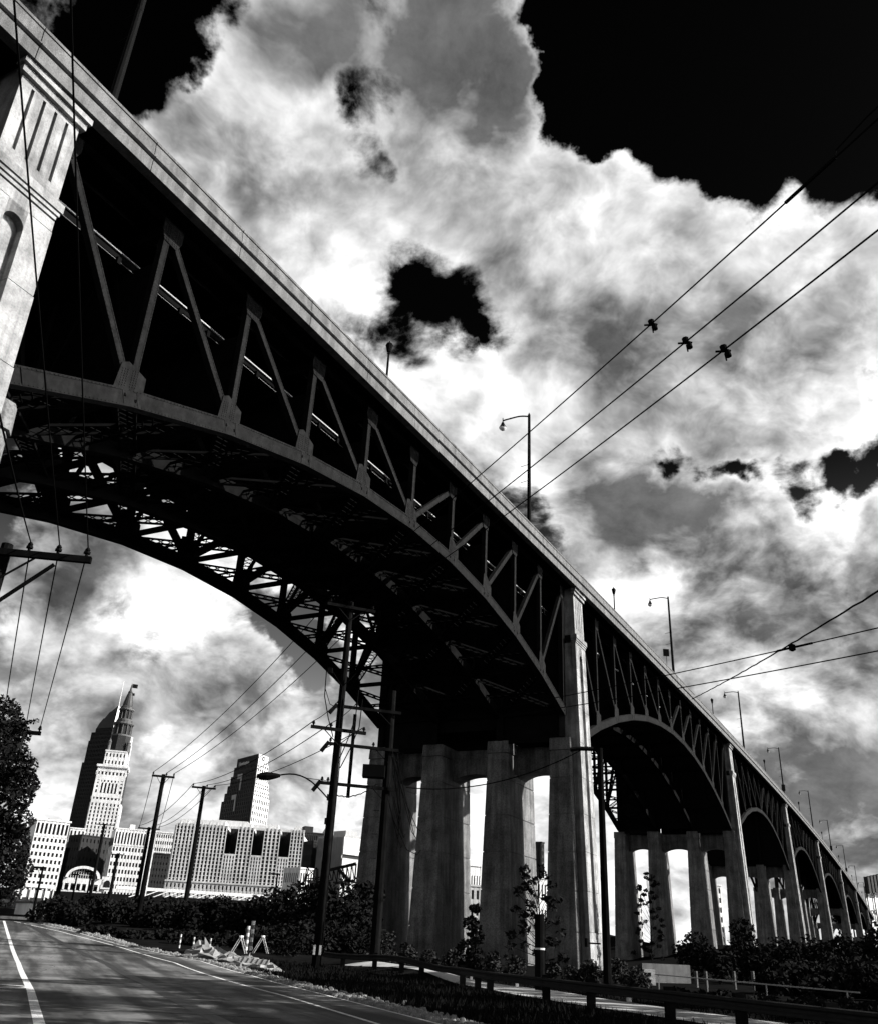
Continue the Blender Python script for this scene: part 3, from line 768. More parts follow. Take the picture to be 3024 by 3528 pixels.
# B: second pole against the piers with three braced crossarms reaching left
d2 = Vector((.96, .28, 0)).normalized()
p2, p2p = upole('transformer_pole', (-2.6, 62, hz(-2.6, 62)), 17.2, .34, 'dark pole before the left pier columns with three stacked crossarms and a transformer box',
                [(15.6, 4.1, .6, d2, (-3.9, -2.6)), (13.0, 4.4, .6, d2, (-4.2, -1.2)), (10.4, 4.7, .7, d2, (-4.5, -4.1))])
m = MB(); m.box((-5.1, 61.4, 13.1), (.22, .2, 5.6)); attach(m.build('arm_spacer', 'wood_pole', None), p2)
m = MB(); m.box((-3.5, 61.5, 12.1), (1.5, .9, .8)); attach(m.build('transformer_box', 'dark_metal', None), p2)
for z in (15.6, 13., 10.4):
    m = MB(); l_ = {15.6: 4.1, 13.: 4.4, 10.4: 4.7}[z]; q_ = Vector((-2.6, 62, z+hz(-2.6, 62)))+Vector((d2.y, -d2.x, 0))*.34; m.bar(q_-d2*(l_-.1)+Vector((0, 0, .1)), q_-d2*(l_+.35)-Vector((0, 0, .55)), .26, .26); attach(m.build('arm_end', 'wood_pole', None), p2)
m = MB()
for k in range(11):
    a = Vector((-2.3+R.uniform(-.2, .5), 61.5, R.uniform(9, 14))); b = Vector((-2.2+R.uniform(0, 2.2), 61.3, R.uniform(7.0, 8.5)))
    m.tube([a, a.lerp(b, .4)+Vector((.3, 0, -1.2)), b.lerp(a, .15)+Vector((.1, 0, -.6)), b], .025, 4)
attach(m.build('cable_bundle', 'wire', None), p2)
m = MB()
for k in range(12): m.bar((-2.95, 61.9, 1.4+.75*k), (-3.35 if k % 2 else -2.25, 61.9, 1.4+.75*k), .03, .03)
attach(m.build('step', 'dark_metal', None), p2)
# C: black pole right of the near pier, D: left pole cut by the frame
pr, prp = upole('street_pole', (10.65, 55, 0), 13.1, .24, 'plain black pole standing just right of the bright near pier', [])
m = MB(); m.tube([(10.3, 54.9, 2.2), (9.6, 54.8, 2.2)], .05, 6); m.tube([(9.5, 54.8, 2.0), (9.5, 54.8, 2.45)], .11, 8); attach(m.build('side_arm', 'dark_metal', None), pr)
dD = Vector((.99, .12, 0)).normalized()
pl, plp = upole('street_pole', (-13.35, 25, 0), 12.1, .24, 'round pole with one long braced crossarm cut by the left edge', [(11.75, .3, 2.62, dD, (.75, 1.6, 2.45))], lean=(.15, 0))
m = MB(); m.bar((-13.1, 24.8, 10.0), (-11.6, 24.95, 11.5), .09, .09); attach(m.build('long_brace', 'wood_pole', None), pl)
# poles towards downtown
dM = Vector((.97, .24, 0)).normalized()
mids = []
for k, (px, py, Y, lab, al) in enumerate([(566, 2668, 95, 'slim pole with one crossarm before the white tower block, left of its twin', 1.15), (705, 2708, 105, 'slim pole with one crossarm before the long ribbed white building', 1.35), (516, 2850, 150, 'short pole with crossarm low in front of the white block right of the tall tower', 1.7), (362, 2838, 230, 'thin far pole with crossarm in front of the tall stone tower', 2.2), (408, 2940, 190, 'thin far pole with a lamp bracket below the tall stone tower', 1.3)]):
    t = atY(px, py, Y); g = hz(t.x, Y)
    o, q = upole('street_pole', (t.x-.02, Y, g), t.z-g, .17+Y*.0011, lab, [(t.z-g-.25, al, al, dM, (-al*.9, al*.25, al*.9))], 'poles along the road to downtown')
    mids.append(q[0])
t = atY(50, 2490, 48); po, q = upole('street_pole', (t.x, 48, hz(t.x, 48)), t.z-hz(t.x, 48), .2, 'pole with crossarm half hidden in the tree at the left edge', [(t.z-hz(t.x, 48)-.5, .9, 1.55, dD, (-.5, .7, 1.45))])
leftarm = q[0]
t = atY(235, 2920, 120); upole('street_pole', (t.x, 120, hz(t.x, 120)), t.z-hz(t.x, 120), .32, 'thick bare pole right of the left white block', [], 'poles along the road to downtown')
for px, py, Y, lab in [(151, 2985, 100, 'thin lamp pole in front of the left white block'), (318, 3000, 140, 'thin lamp pole in front of the arched glass hall'), (958, 3008, 130, 'thin lamp pole before the ribbed white building near the trees'), (268, 3010, 150, 'thin dark pole left of the arched hall')]:
    t = atY(px, py, Y); g = hz(t.x, Y); o, q = upole('lamp_pole', (t.x, Y, g), t.z-g, .1+Y*.0004, lab, [(t.z-g-.15, .9, .3, dM, ())], None, (0, 0), 'dark_metal')
# wires
NEARW = .012
for k, (a, px, py) in enumerate(zip(plp[0], (-40, 55, 250), (1200, 0, 0))):
    e = atY(px, py, 9.5); e2 = a+(e-a)*1.35
    wire(a, e2, .12, .016, ['left of three wires rising from the left crossarm', 'middle of three wires rising from the left crossarm past the fluted pier', 'right of three wires rising from the left crossarm past the fluted pier'][k], WG)
for k, (a, b) in enumerate(zip(plp[0], leftarm)): wire(a, b, .15, .018, ['left of three wires dropping from the left crossarm into the tree', 'middle of three wires dropping from the left crossarm into the tree', 'right of three wires dropping from the left crossarm into the tree'][k], WG)
ends = [(3024, 386), (3024, 604), (3024, 767)]
for k, (a, (px, py)) in enumerate(zip(topA, ends)):
    e = atY(px, py, 14.0); e2 = a+(e-a)*1.12
    nm = ['upper', 'middle', 'lower'][k]+' of the three parallel wires crossing the right sky'
    o, pts = wire(a, e2, .45, .02, nm, WG, n=60)
    tx = (2262, 2378, 2499)[k]
    best = min(pts, key=lambda p: abs((p-Vector((0, 0, EYE))).dot(_r)/(p-Vector((0, 0, EYE))).dot(_f)*FPX+IW/2-tx))
    m = MB(); m.tube([best+Vector((0, 0, .14)), best+Vector((.02, 0, -.02))], .1, 7, .09); m.tube([best+Vector((.1, 0, .0)), best+Vector((.12, 0, -.2))], .07, 7, .09); m.tube([best+Vector((.04, 0, -.1)), best+Vector((.05, 0, -.34))], .035, 6, .02); m.tube([best-Vector((.22, 0, .06)), best+Vector((.2, 0, 0))], .03, 6)
    tag(m.build('line_clamp', 'wire'), 'dark clamp hanging on the '+['upper', 'middle', 'lower'][k]+' of the three right wires', 'clamp', 'clamps on the right wires')
    if k == 0:
        b = pts[-11]; m = MB(); m.tube([b, pts[-9]], .05, 7); m.tube([pts[-9], pts[-9]+Vector((.05, 0, .25)), pts[-8]+Vector((.15, 0, .5)), pts[-6]+Vector((.3, 0, .7)), pts[-3]+Vector((.5, 0, .6))], .02, 6)
        tag(m.build('wire_tap', 'wire'), 'looped tap clamped on the upper right wire at the right edge', 'wire')
for k, (a, b) in enumerate(zip(topA, mids[0])): wire(a, b, 1.0, .025, ['left', 'middle', 'right'][k]+' of three wires sagging from the tall street pole to the first slim pole', WG)
for k, (a, b) in enumerate(zip(midA, mids[1])): wire(a, b, .8, .025, ['left', 'middle', 'right'][k]+' of three wires from the lower street pole crossarm to the second slim pole', WG)
for k, (a, b) in enumerate(zip(mids[0], mids[2])): wire(a, b, .9, .03, ['left', 'middle', 'right'][k]+' of three wires from the first slim pole down towards the city', WG)
for k, (a, b) in enumerate(zip(mids[1], mids[2])): wire(a, b, .9, .03, ['left', 'middle', 'right'][k]+' of three wires from the second slim pole down towards the city', WG)
for k, (a, b) in enumerate(zip(midA[:2], p2p[0])): wire(a, b, .15, .02, ['left', 'right'][k]+' short wire between the street pole and the transformer pole', WG)
# right-hand wires passing before the bridge
for k, (q0, q1, Y0, Y1, wb, rr) in enumerate([((1720, 2440), (3200, 2122), 60, 30, 0, .022), ((1720, 2470), (3200, 2208), 60, 30, 0, .022), ((2381, 2409), (3200, 1928), 70, 22, .012, .028)]):
    a = atY(*q0, Y0); b = atY(*q1, Y1); o, pts = wire(a, b, .15, rr, ['upper straight wire across the right sky with a splice', 'lower straight wire across the right sky', 'twisted cable climbing to the right edge across the two straight wires'][k], WG, n=50, wob=wb)
    if k == 0:
        best = min(pts, key=lambda p: abs((p-Vector((0, 0, EYE))).dot(_r)/(p-Vector((0, 0, EYE))).dot(_f)*FPX+IW/2-2745)); i = pts.index(best); dd = (pts[i+1]-pts[i-1]).normalized()
        m = MB(); m.tube([best-dd*.85, best-dd*.55, best-dd*.25, best, best+dd*.25, best+dd*.6, best+dd*1.1], .05, 8); m.lathe(best-Vector((0, 0, .1)), [(.05, -.06), (.15, 0), (.15, .2), (.05, .26)], 8)
        tag(m.build('wire_splice', 'wire'), 'dark splice on the upper straight wire in the right sky', 'splice')
a = atY(1400, 2713, 60); b = atY(2005, 2582, 58); wire(a, b, .9, .03, 'thin cable sagging across the near pier columns', WG)
m = MB(); q = atY(2010, 2580, 58); m.tube([q-Vector((.9, 0, .1)), q-Vector((.4, 0, 0)), q+Vector((.6, 0, .02))], .14, 8); tag(m.build('cable_closure', 'dark_metal'), 'fat dark cable closure crossing the bright pier face', 'closure')
a = atY(1135, 2730, 57); b = atY(1300, 2700, 61); wire(a, b, .5, .03, 'looped slack cable between the street pole and the transformer pole', WG, wob=.03)

# ------------------------------------------------------------------ guard rail
gr_ = root('guard_rail', (rf(36), 36, 0), 'dark steel guard rail on square posts along the grassy bank', 'guard rail')
ys = [12+.5*k for k in range(101)]
m = MB(); prof = [(0, .50), (.06, .52), (.06, .58), (0, .62), (0, .68), (.06, .72), (.06, .78), (0, .80), (.015, .80), (.075, .78), (.075, .72), (.02, .68), (.02, .62), (.075, .58), (.075, .52), (.015, .50)]
k_ = len(prof)
for y in ys:
    for dx, z in prof: m.v.append((rf(y)-.12-dx, y, z+hz(rf(y), y)))
for i in range(len(ys)-1):
    for j in range(k_): a = i*k_+j; b = i*k_+(j+1) % k_; m.f.append((a, b, b+k_, a+k_))
m.build('rail_beam', 'galvanised', gr_)
for y in (14.5, 18.5, 22.5, 25.6, 28.7, 32.9, 35.9, 41.4, 43.6, 46.7, 50.7, 53.1, 56.5, 60):
    m = MB(); m.box((rf(y)+.02, y, .42+hz(rf(y), y)), (.28, .16, .94)); m.build('post', 'wood_pole', gr_)
for y in (44.6, 38.4, 30.6): m = MB(); m.box((rf(y)-.05, y, .46), (.1, .3, .16)); m.build('reflector', 'white_paint', gr_)

# ------------------------------------------------------------------ downtown
mat('stained_stone', .10, .9, .5, .15, .3)
def face(m, O, e, n, w, z0, z1, cols, rows, pier=.45, span=.42, d=.5, base=0., head=0.):
    """piers and spandrels standing proud of a glass core: O = lower left corner, e along, n outward"""
    O = Vector((O.x, O.y, 0)); h = z1-z0-base-head; cw = w/cols; chh = h/rows
    for k in range(cols+1):
        a = max(0, k*cw-cw*pier/2); b = min(w, k*cw+cw*pier/2)
        m.obox(O+e*a+Vector((0, 0, z0)), e*(b-a), n*d, (0, 0, z1-z0))
    for k in range(rows+1):
        a = max(0, k*chh-chh*span/2); b = min(h, k*chh+chh*span/2)
        if k == 0: a = -base
        if k == rows: b = h+head
        m.obox(O+Vector((0, 0, z0+base+a)), e*w, n*(d*.8), (0, 0, b-a))
def frame(P0, P1):
    e = Vector((P1.x-P0.x, P1.y-P0.y, 0)); w = e.length; e.normalize(); n = Vector((e.y, -e.x, 0)); return e, n, w
def block(rt, P0, P1, z0, z1, dep, cols, rows, sc_=None, wall='white_stone', gl='glass', roof=True, left=True, right=True, **k):
    e, n, w = frame(P0, P1); O = Vector((P0.x, P0.y, 0))
    m = MB(); m.obox(O-n*.1+Vector((0, 0, z0)), e*w, -n*(dep-.2), (0, 0, z1-z0-.3)); m.build('glazing', gl, rt)
    m = MB(); face(m, O, e, n, w, z0, z1, cols, rows, **k); m.build('facade', wall, rt)
    sc_ = sc_ or max(2, int(cols*dep/w))
    if left:
        m = MB(); face(m, O-n*dep, n, -e, dep, z0, z1, sc_, rows, **k); m.build('side_wall', wall, rt)
    if right:
        m = MB(); face(m, O+e*w, -n, e, dep, z0, z1, sc_, rows, **k); m.build('side_wall', wall, rt)
    if roof:
        m = MB(); m.obox(O+n*.9-e*.4+Vector((0, 0, z1)), e*(w+.8), -n*(dep+1.2), (0, 0, .9)); m.build('cornice', wall, rt)
    return e, n, w
def text_mesh(name, s, size, O, e, n, mt, par, ext=.15):
    cu = bpy.data.curves.new('lettering', 'FONT'); cu.body = s; cu.size = size; cu.extrude = ext; cu.resolution_u = 2
    ob = bpy.data.objects.new('tmp', cu); col.objects.link(ob); bpy.context.view_layer.update()
    me = bpy.data.meshes.new_from_object(ob.evaluated_get(bpy.context.evaluated_depsgraph_get())); bpy.data.objects.remove(ob)
    me.transform(Matrix(((e.x, 0, n.x, O.x), (e.y, 0, n.y, O.y), (0, 1, 0, O.z), (0, 0, 0, 1)))); me.materials.clear(); me.materials.append(MATS[mt])
    o = bpy.data.objects.new(name, me); col.objects.link(o); attach(o, par); return o
def c1(x, y): return (x*.3942, 2300+y*.3942)
def c2(x, y): return (600+x*.3942, 2400+y*.3942)
ZB = 8.
# white block at the left
P0 = atY(*c1(330, 1330), 700); P1 = atY(*c1(618, 1345), 712)
rt = root('office_block', (P0.x, P0.y, ZB), 'white stone office block with tall top windows at the far left of the skyline', 'building')
e, n, w = block(rt, P0, P1, ZB, P0.z-11, 40, 8, 11, wall='white_stone', pier=.42, span=.45, roof=False)
m = MB(); O = Vector((P0.x, P0.y, 0)); face(m, O, e, n, w, P0.z-11, P0.z, 8, 1, .4, .15, .8, 1., 1.); m.obox(O+n*.2+Vector((0, 0, P0.z-11)), e*w, -n*38, (0, 0, .2)); m.build('attic_storey', 'white_stone', rt)
m = MB(); m.obox(O-n*.2+Vector((0, 0, P0.z-11)), e*w, -n*38, (0, 0, 10.6)); m.build('attic_glazing', 'glass', rt)
m = MB(); m.obox(O+n*1.2-e+Vector((0, 0, P0.z)), e*(w+2), -n*40, (0, 0, 1.2)); m.build('cornice', 'pale_stone', rt)
m = MB(); m.obox(O+e*w*.4-n*8+Vector((0, 0, P0.z+1.2)), e*w*.4, -n*12, (0, 0, 1.6)); m.build('roof_plant', 'grey_stone', rt)
# darker block peeping out left of it
P0d = atY(*c1(205, 1510), 760); P1d = atY(*c1(322, 1420), 760)
rt = root('dark_block', (P0d.x, P0d.y, ZB), 'dark low block squeezed left of the left white office block', 'building'); block(rt, P0d, Vector((P1d.x, P1d.y, 0)), ZB, P1d.z, 20, 6, 10, wall='dark_shade_stone')
# stone tower with colonnaded crown
T0 = atY(*c1(862, 862), 905); T1 = atY(*c1(1117, 880), 912)
rt = root('stone_tower', (T0.x, T0.y, ZB), 'tall classical stone tower with round colonnaded crown, spire and flags', 'skyscraper')
e, n, w = frame(T0, T1); O = Vector((T0.x, T0.y, 0)); zc = T0.z
block(rt, T0, T1, ZB, zc-34, w, 8, 30, wall='white_stone', pier=.56, span=.3, roof=False, d=.9)
m = MB(); m.obox(O-n*.3+Vector((0, 0, zc-34)), e*w, -n*(w-.6), (0, 0, 33)); m.build('belfry_glazing', 'glass_dark', rt)
m = MB()
for x0, x1 in ((0, 1.4), (w-1.4, w)): m.obox(O+e*x0+Vector((0, 0, zc-34)), e*(x1-x0), n*.9, (0, 0, 34))
m.obox(O+Vector((0, 0, zc-34)), e*w, n*.8, (0, 0, 3.)); m.obox(O+Vector((0, 0, zc-29)), e*w, n*.8, (0, 0, 4.)); m.obox(O+Vector((0, 0, zc-12.5)), e*w, n*.8, (0, 0, 5.)); m.obox(O+Vector((0, 0, zc-4.5)), e*w, n*.8, (0, 0, 4.5))
for k in range(9): m.obox(O+e*(w*(k+.0)/8-.8)+Vector((0, 0, zc-8)), e*1.6, n*.7, (0, 0, 4)); m.obox(O+e*(w*k/8-.7)+Vector((0, 0, zc-31.2)), e*1.4, n*.7, (0, 0, 2.6))
for k in range(6): m.obox(O+e*(w*.2+w*.6*k/5-.75)+Vector((0, 0, zc-25)), e*1.5, n*.9, (0, 0, 10.5))
for x in (0, w*.13, w*.8): m.obox(O+e*x+Vector((0, 0, zc-25)), e*w*.07, n*.8, (0, 0, 12.6))
for z in (-22, -18, -15): m.obox(O+Vector((0, 0, zc+z)), e*w*.2, n*.75, (0, 0, 2)); m.obox(O+e*w*.8+Vector((0, 0, zc+z)), e*w*.2, n*.75, (0, 0, 2))
for k in range(5):                                                  # arched heads of the five tall windows
    xc = w*.2+w*.6*(k+.5)/5; r_ = w*.6/10-.75
    for j in range(6):
        a0 = math.pi*j/6; a1 = math.pi*(j+1)/6
        m.prism([O+e*(xc+r_*math.cos(a))+Vector((0, 0, zc-16+r_*math.sin(a))) for a in (a0, a1)]+[O+e*(xc+r_*math.cos(a1))+Vector((0, 0, zc-12.4)), O+e*(xc+r_*math.cos(a0))+Vector((0, 0, zc-12.4))], n*.75)
m.build('belfry_stage', 'white_stone', rt)
m = MB(); m.obox(O+n*2.-e*1.2+Vector((0, 0, zc)), e*(w+2.4), -n*(w+3), (0, 0, 2.2)); m.obox(O+n*1.4-e*.6+Vector((0, 0, zc-1)), e*(w+1.2), -n*(w+2), (0, 0, 1)); m.build('cornice', 'white_stone', rt)
Q0 = O+e*w*.14-n*w*.12; Q1 = O+e*w*.86-n*w*.12
m = MB(); m.obox(Q0-n*.2+Vector((0, 0, zc+2)), e*w*.72, -n*w*.7, (0, 0, 13)); m.build('upper_glazing', 'glass_dark', rt)
m = MB(); face(m, Q0, e, n, w*.72, zc+2, zc+16, 6, 2, .55, .5, .5); face(m, Q0+e*w*.72, -n, e, w*.7, zc+2, zc+16, 5, 2, .5, .5, .5); m.build('upper_storeys', 'white_stone', rt)
m = MB(); m.obox(Q0+n*.8-e*.6+Vector((0, 0, zc+16)), e*(w*.72+1.2), -n*(w*.72), (0, 0, 1.3)); m.build('upper_cornice', 'pale_stone', rt)
cx = O+e*w*.54-n*w*.48
def drum(z, r, h, ncol, name, cap=1.0):
    m = MB(); m.lathe(cx+Vector((0, 0, z)), [(r*.86, 0), (r*.86, h)], 20); m.build(name, 'dark_shade_stone', rt)
    m = MB(); m.lathe(cx+Vector((0, 0, z-.2)), [(r*1.02, 0), (r*1.02, h*.12)], 20); m.lathe(cx+Vector((0, 0, z+h*.84)), [(r*1.0, 0), (r*1.1, h*.08), (r*1.1, h*.16), (r*.9, h*.2)], 20)
    for k in range(ncol):
        a = 2*math.pi*(k+.5)/ncol; p = cx+Vector((math.cos(a)*r*.94, math.sin(a)*r*.94, z)); m.tube([p, p+Vector((0, 0, h*.85))], r*.05, 5)
    m.build('colonnade', 'stained_stone', rt)
m = MB(); m.lathe(cx+Vector((0, 0, zc+17)), [(10.5, 0), (10.2, 16)], 8); m.build('crown_base', 'dark_shade_stone', rt)
m = MB()
for sx in (-1, 1):
    for sy in (-1, 1): p = cx+e*sx*9.2+n*sy*9.2+Vector((0, 0, zc+17)); m.lathe(p, [(1.6, 0), (1.6, 8), (2.0, 8.4), (.2, 12)], 8)
m.build('corner_turrets', 'stained_stone', rt, kind='stuff')
zt_ = zc+33; drum(zt_, 9.6, 13.5, 12, 'lower_drum'); drum(zt_+16.5, 7.2, 12, 12, 'upper_drum')
m = MB(); m.lathe(cx+Vector((0, 0, zt_+13.5)), [(8.6, 0), (8., 3.2)], 16); m.lathe(cx+Vector((0, 0, zt_+28.5)), [(7.2, 0), (6.4, 2), (5.2, 3.4), (5., 6), (3.2, 14), (3., 15), (2.2, 17), (2.4, 18), (1.2, 20), (.5, 26)], 14); m.build('spire', 'slate', rt)
ft = atY(*c1(1140, 135), 912+w*.4); fb_ = cx+Vector((0, 0, zt_+54)); ft = Vector((cx.x, cx.y, ft.z))
m = MB(); m.tube([fb_, ft], .45, 6, .2); m.build('flagpole', 'grey_stone', rt)
for z, a, b in ((-1, 6.5, 4.2), (-10.5, 5, 2.8)):
    m = MB(); g = [(ft+Vector((x*a/4, .3*math.sin(x*1.4), z-.2*x))) for x in range(5)]
    for p, q in zip(g, g[1:]): m.prism([p, q, q-Vector((0, 0, b)), p-Vector((0, 0, b))], (0, .12, 0))
    tag(m.build('flag', 'flag'), ['dark flag flying at the top of the tower flagpole', 'smaller dark flag below it on the tower flagpole'][0 if z > -5 else 1], 'flag')
# stepped tower behind it
K0 = atY(*c1(700, 1080), 1150)
rt = root('stepped_tower', (K0.x, 1150, ZB), 'taller stepped skyscraper, its left face in shade, with pyramid roof and mast, behind the stone tower', 'skyscraper')
def kx(x, y): return atY(*c1(x, y), 1150)
kv = Vector((-.33, .944, 0)).normalized(); kr = Vector((kv.y, -kv.x, 0)); eR = (kr+kv).normalized(); eL = (kr-kv).normalized(); nR = Vector((eR.y, -eR.x, 0)); nL = Vector((eL.y, -eL.x, 0))
def corner_tier(z0, z1, xl, xc, xr, y):
    C = kx(xc, y); C.z = 0; wl = (kx(xc, y).x-kx(xl, y).x)/kr.x/.707; wr = (kx(xr, y).x-kx(xc, y).x)/kr.x/.707
    rows = max(2, int((z1-z0)/4.6))
    m = MB(); m.prism([p+Vector((0, 0, z0)) for p in (C-eL*wl, C, C+eR*wr, C+eR*wr-eL*wl)], (0, 0, z1-z0)); m.build('tier', 'glass_dark', rt)
    m = MB(); face(m, C-eL*wl, eL, nL, wl, z0, z1, 14, rows, .5, .4, .6); m.build('shaded_facade', 'dark_shade_stone', rt)  # shade put into the colour of the left face
    m = MB(); face(m, C, eR, nR, wr, z0, z1, 10, rows, .6, .45, .6, head=1.5); m.build('sunlit_facade', 'white_stone', rt)  # sunlight put into the colour of the right face
    return C, wl, wr
zA, zB, zC, zD = kx(745, 810).z, kx(800, 620).z, kx(830, 548).z, kx(860, 515).z
corner_tier(ZB, zA, 750, 937, 1118, 800); corner_tier(zA, zB, 803, 973, 1150, 620); corner_tier(zB, zC, 826, 986, 1158, 555); C, wl, wr = corner_tier(zC, zD, 862, 994, 1140, 520)
ctr = C+eR*wr/2-eL*wl/2; tipz = kx(1045, 300).z
for nm, mt, (fa, fb2) in (('shaded_roof_face', 'slate', (C-eL*wl, C)), ('sunlit_roof_face', 'white_stone', (C, C+eR*wr)), ('rear_roof_face', 'slate', (C+eR*wr, C+eR*wr-eL*wl)), ('side_roof_face', 'slate', (C+eR*wr-eL*wl, C-eL*wl))):  # sun and shade on the pyramid painted facet by facet
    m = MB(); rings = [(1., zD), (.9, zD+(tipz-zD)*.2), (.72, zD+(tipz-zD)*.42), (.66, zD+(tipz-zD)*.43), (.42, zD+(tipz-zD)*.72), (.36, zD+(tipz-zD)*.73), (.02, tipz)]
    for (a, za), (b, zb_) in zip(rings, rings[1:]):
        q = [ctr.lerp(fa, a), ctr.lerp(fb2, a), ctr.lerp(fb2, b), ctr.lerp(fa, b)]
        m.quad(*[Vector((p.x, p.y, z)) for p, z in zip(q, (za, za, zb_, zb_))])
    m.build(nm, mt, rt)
m = MB(); m.tube([Vector((ctr.x, ctr.y, tipz-1)), Vector((ctr.x, ctr.y, tipz+34))], .7, 6, .3); m.build('mast', 'white_stone', rt)
# small white wing left of the stone tower foot
P0 = atY(*c1(618, 1405), 790); P1 = atY(*c1(752, 1412), 795)
rt = root('hotel_wing', (P0.x, P0.y, ZB), 'bright narrow wing with columns at the left foot of the stone tower', 'building'); block(rt, P0, P1, ZB, P0.z, 26, 4, 7, wall='white_stone', pier=.5, span=.3)
P0 = atY(*c1(706, 1535), 770); P1 = atY(*c1(985, 1460), 790)
rt = root('shadowed_block', (P0.x, P0.y, ZB), 'dark shaded block with small pale windows right below the stone tower', 'building')
e2 = Vector((P1.x-P0.x, P1.y-P0.y, 0)); block(rt, P0, P0+e2, ZB, P0.z+6, 20, 8, 9, wall='dark_shade_stone', pier=.6, span=.6)  # shade on this pale block painted as a dark wall
# white block right of the tower
P0 = atY(*c1(1018, 1408), 740); P1 = atY(*c1(1372, 1432), 752)
rt = root('office_block', (P0.x, P0.y, ZB), 'white office block with ten window rows between the stone tower and the dark block', 'building')
e, n, w = block(rt, P0, P1, ZB, P0.z-12, 36, 13, 10, wall='white_stone', pier=.4, span=.45, roof=False); O = Vector((P0.x, P0.y, 0))
m = MB(); m.obox(O-n*.2+Vector((0, 0, P0.z-12)), e*w, -n*34, (0, 0, 11.6)); m.build('attic_glazing', 'glass', rt)
m = MB(); face(m, O, e, n, w, P0.z-12, P0.z, 13, 1, .45, .12, .8, .6, 1.5); m.build('attic_storey', 'white_stone', rt)
m = MB(); m.obox(O+n*1.+Vector((0, 0, P0.z)), e*w, -n*36, (0, 0, .9)); m.obox(O+e*w*.35-n*8+Vector((0, 0, P0.z+.9)), e*4, -n*4, (0, 0, 4)); m.build('cornice', 'white_stone', rt)
# dark block with pale top storeys
P0 = atY(*c1(1365, 1440), 800); P1 = atY(*c1(1540, 1455), 805)
rt = root('dark_block', (P0.x, P0.y, ZB), 'dark block with a pale two-storey top between two white buildings', 'building')
e, n, w = block(rt, P0, P1, ZB, P0.z-17, 30, 7, 11, wall='dark_shade_stone', pier=.6, span=.6); O = Vector((P0.x, P0.y, 0))
block(rt, P0+e*1, P1-e*1, P0.z-16, P0.z, 26, 8, 3, wall='pale_stone', pier=.4, span=.5)
# long ribbed white building with three shaded light courts
P0 = atY(613, 2828, 600); P1 = atY(1049, 2868, 609)
rt = root('ribbed_building', (P0.x, P0.y, ZB), 'long white ribbed office building with three shaded light courts', 'building')
e, n, w = frame(P0, P1); O = Vector((P0.x, P0.y, 0)); zt_ = P0.z; zlow = 22.
def X(px): # fraction along the front for a photo column
    lo, hi = 0., w
    for _ in range(40):
        mid = (lo+hi)/2; p = O+e*mid; q = Vector((p.x, p.y, 45-EYE)); sx = q.dot(_r)/q.dot(_f)*FPX+IW/2
        if sx < px: lo = mid
        else: hi = mid
    return lo
cuts = [(X(600+.3942*428), X(600+.3942*528)), (X(600+.3942*665), X(600+.3942*760)), (X(600+.3942*902), X(600+.3942*995))]
segs = []; a = 0.
for c0_, c1_ in cuts: segs.append((a, c0_)); a = c1_
segs.append((a, w))
zmid = atY(*c2(470, 1400), 615).z
for k, (a, b) in enumerate(segs):
    nc = max(4, round((b-a)/2.35))
    block(rt, O+e*a, O+e*b, zlow+9, zt_-2.5, 45, nc, 15, sc_=12, wall='white_stone', pier=.4, span=.2, roof=False, d=.9, left=k == 0, right=False)
    m = MB()
    for q in range(nc+1): x = a+(b-a)*q/nc; m.obox(O+e*(x-.55)+Vector((0, 0, zt_-2.5)), e*1.1, n*.9, (0, 0, 1.6+1.3*(q % 2)))
    m.obox(O+e*a+n*.4+Vector((0, 0, zt_-2.5)), e*(b-a), -n*44, (0, 0, 1.4)); m.obox(O+e*(a+2)-n*5+Vector((0, 0, zt_-1.2)), e*(b-a-4), -n*20, (0, 0, 3.2)); m.build('parapet', 'pale_stone', rt)
    if k:                               # flank wall of each wing, court shade put into its colour
        m = MB(); m.obox(O+e*(a+.2)-n*26+Vector((0, 0, zmid)), e*.4, n*26.3, (0, 0, zt_-zmid-1)); m.build('court_wall', 'dark_shade_stone', rt)
for a, b in cuts:
    m = MB(); m.obox(O+e*a-n*26+Vector((0, 0, zmid)), e*(b-a), -n*2, (0, 0, zt_-zmid)); m.build('court_glazing', 'glass', rt)
    m = MB(); face(m, O+e*a-n*26, e, n, b-a, zmid, zt_, 4, 9, .6, .6, .5); m.build('court_back', 'dark_shade_stone', rt)  # back wall coloured dark for the shade inside the court
    block(rt, O+e*a, O+e*b, zlow+9, zmid, 26, 4, 8, wall='white_stone', pier=.5, span=.3, left=False, right=False, d=.9)
m = MB(); m.obox(O+e*3-n*28+Vector((0, 0, zlow)), e*(w-6), -n*14, (0, 0, zt_-zlow+1.8)); m.obox(O+e*w*.22-n*30+Vector((0, 0, zt_)), e*w*.3, -n*10, (0, 0, 5.5)); m.obox(O+e*w*.56-n*30+Vector((0, 0, zt_)), e*w*.2, -n*10, (0, 0, 4.)); m.build('rear_wing', 'pale_stone', rt)
block(rt, P0-e*1.0+n*1.2, P0+e*(w+1)+n*1.2, zlow-4, zlow+9, 40, 34, 3, wall='white_stone', pier=.55, span=.5, d=.6)
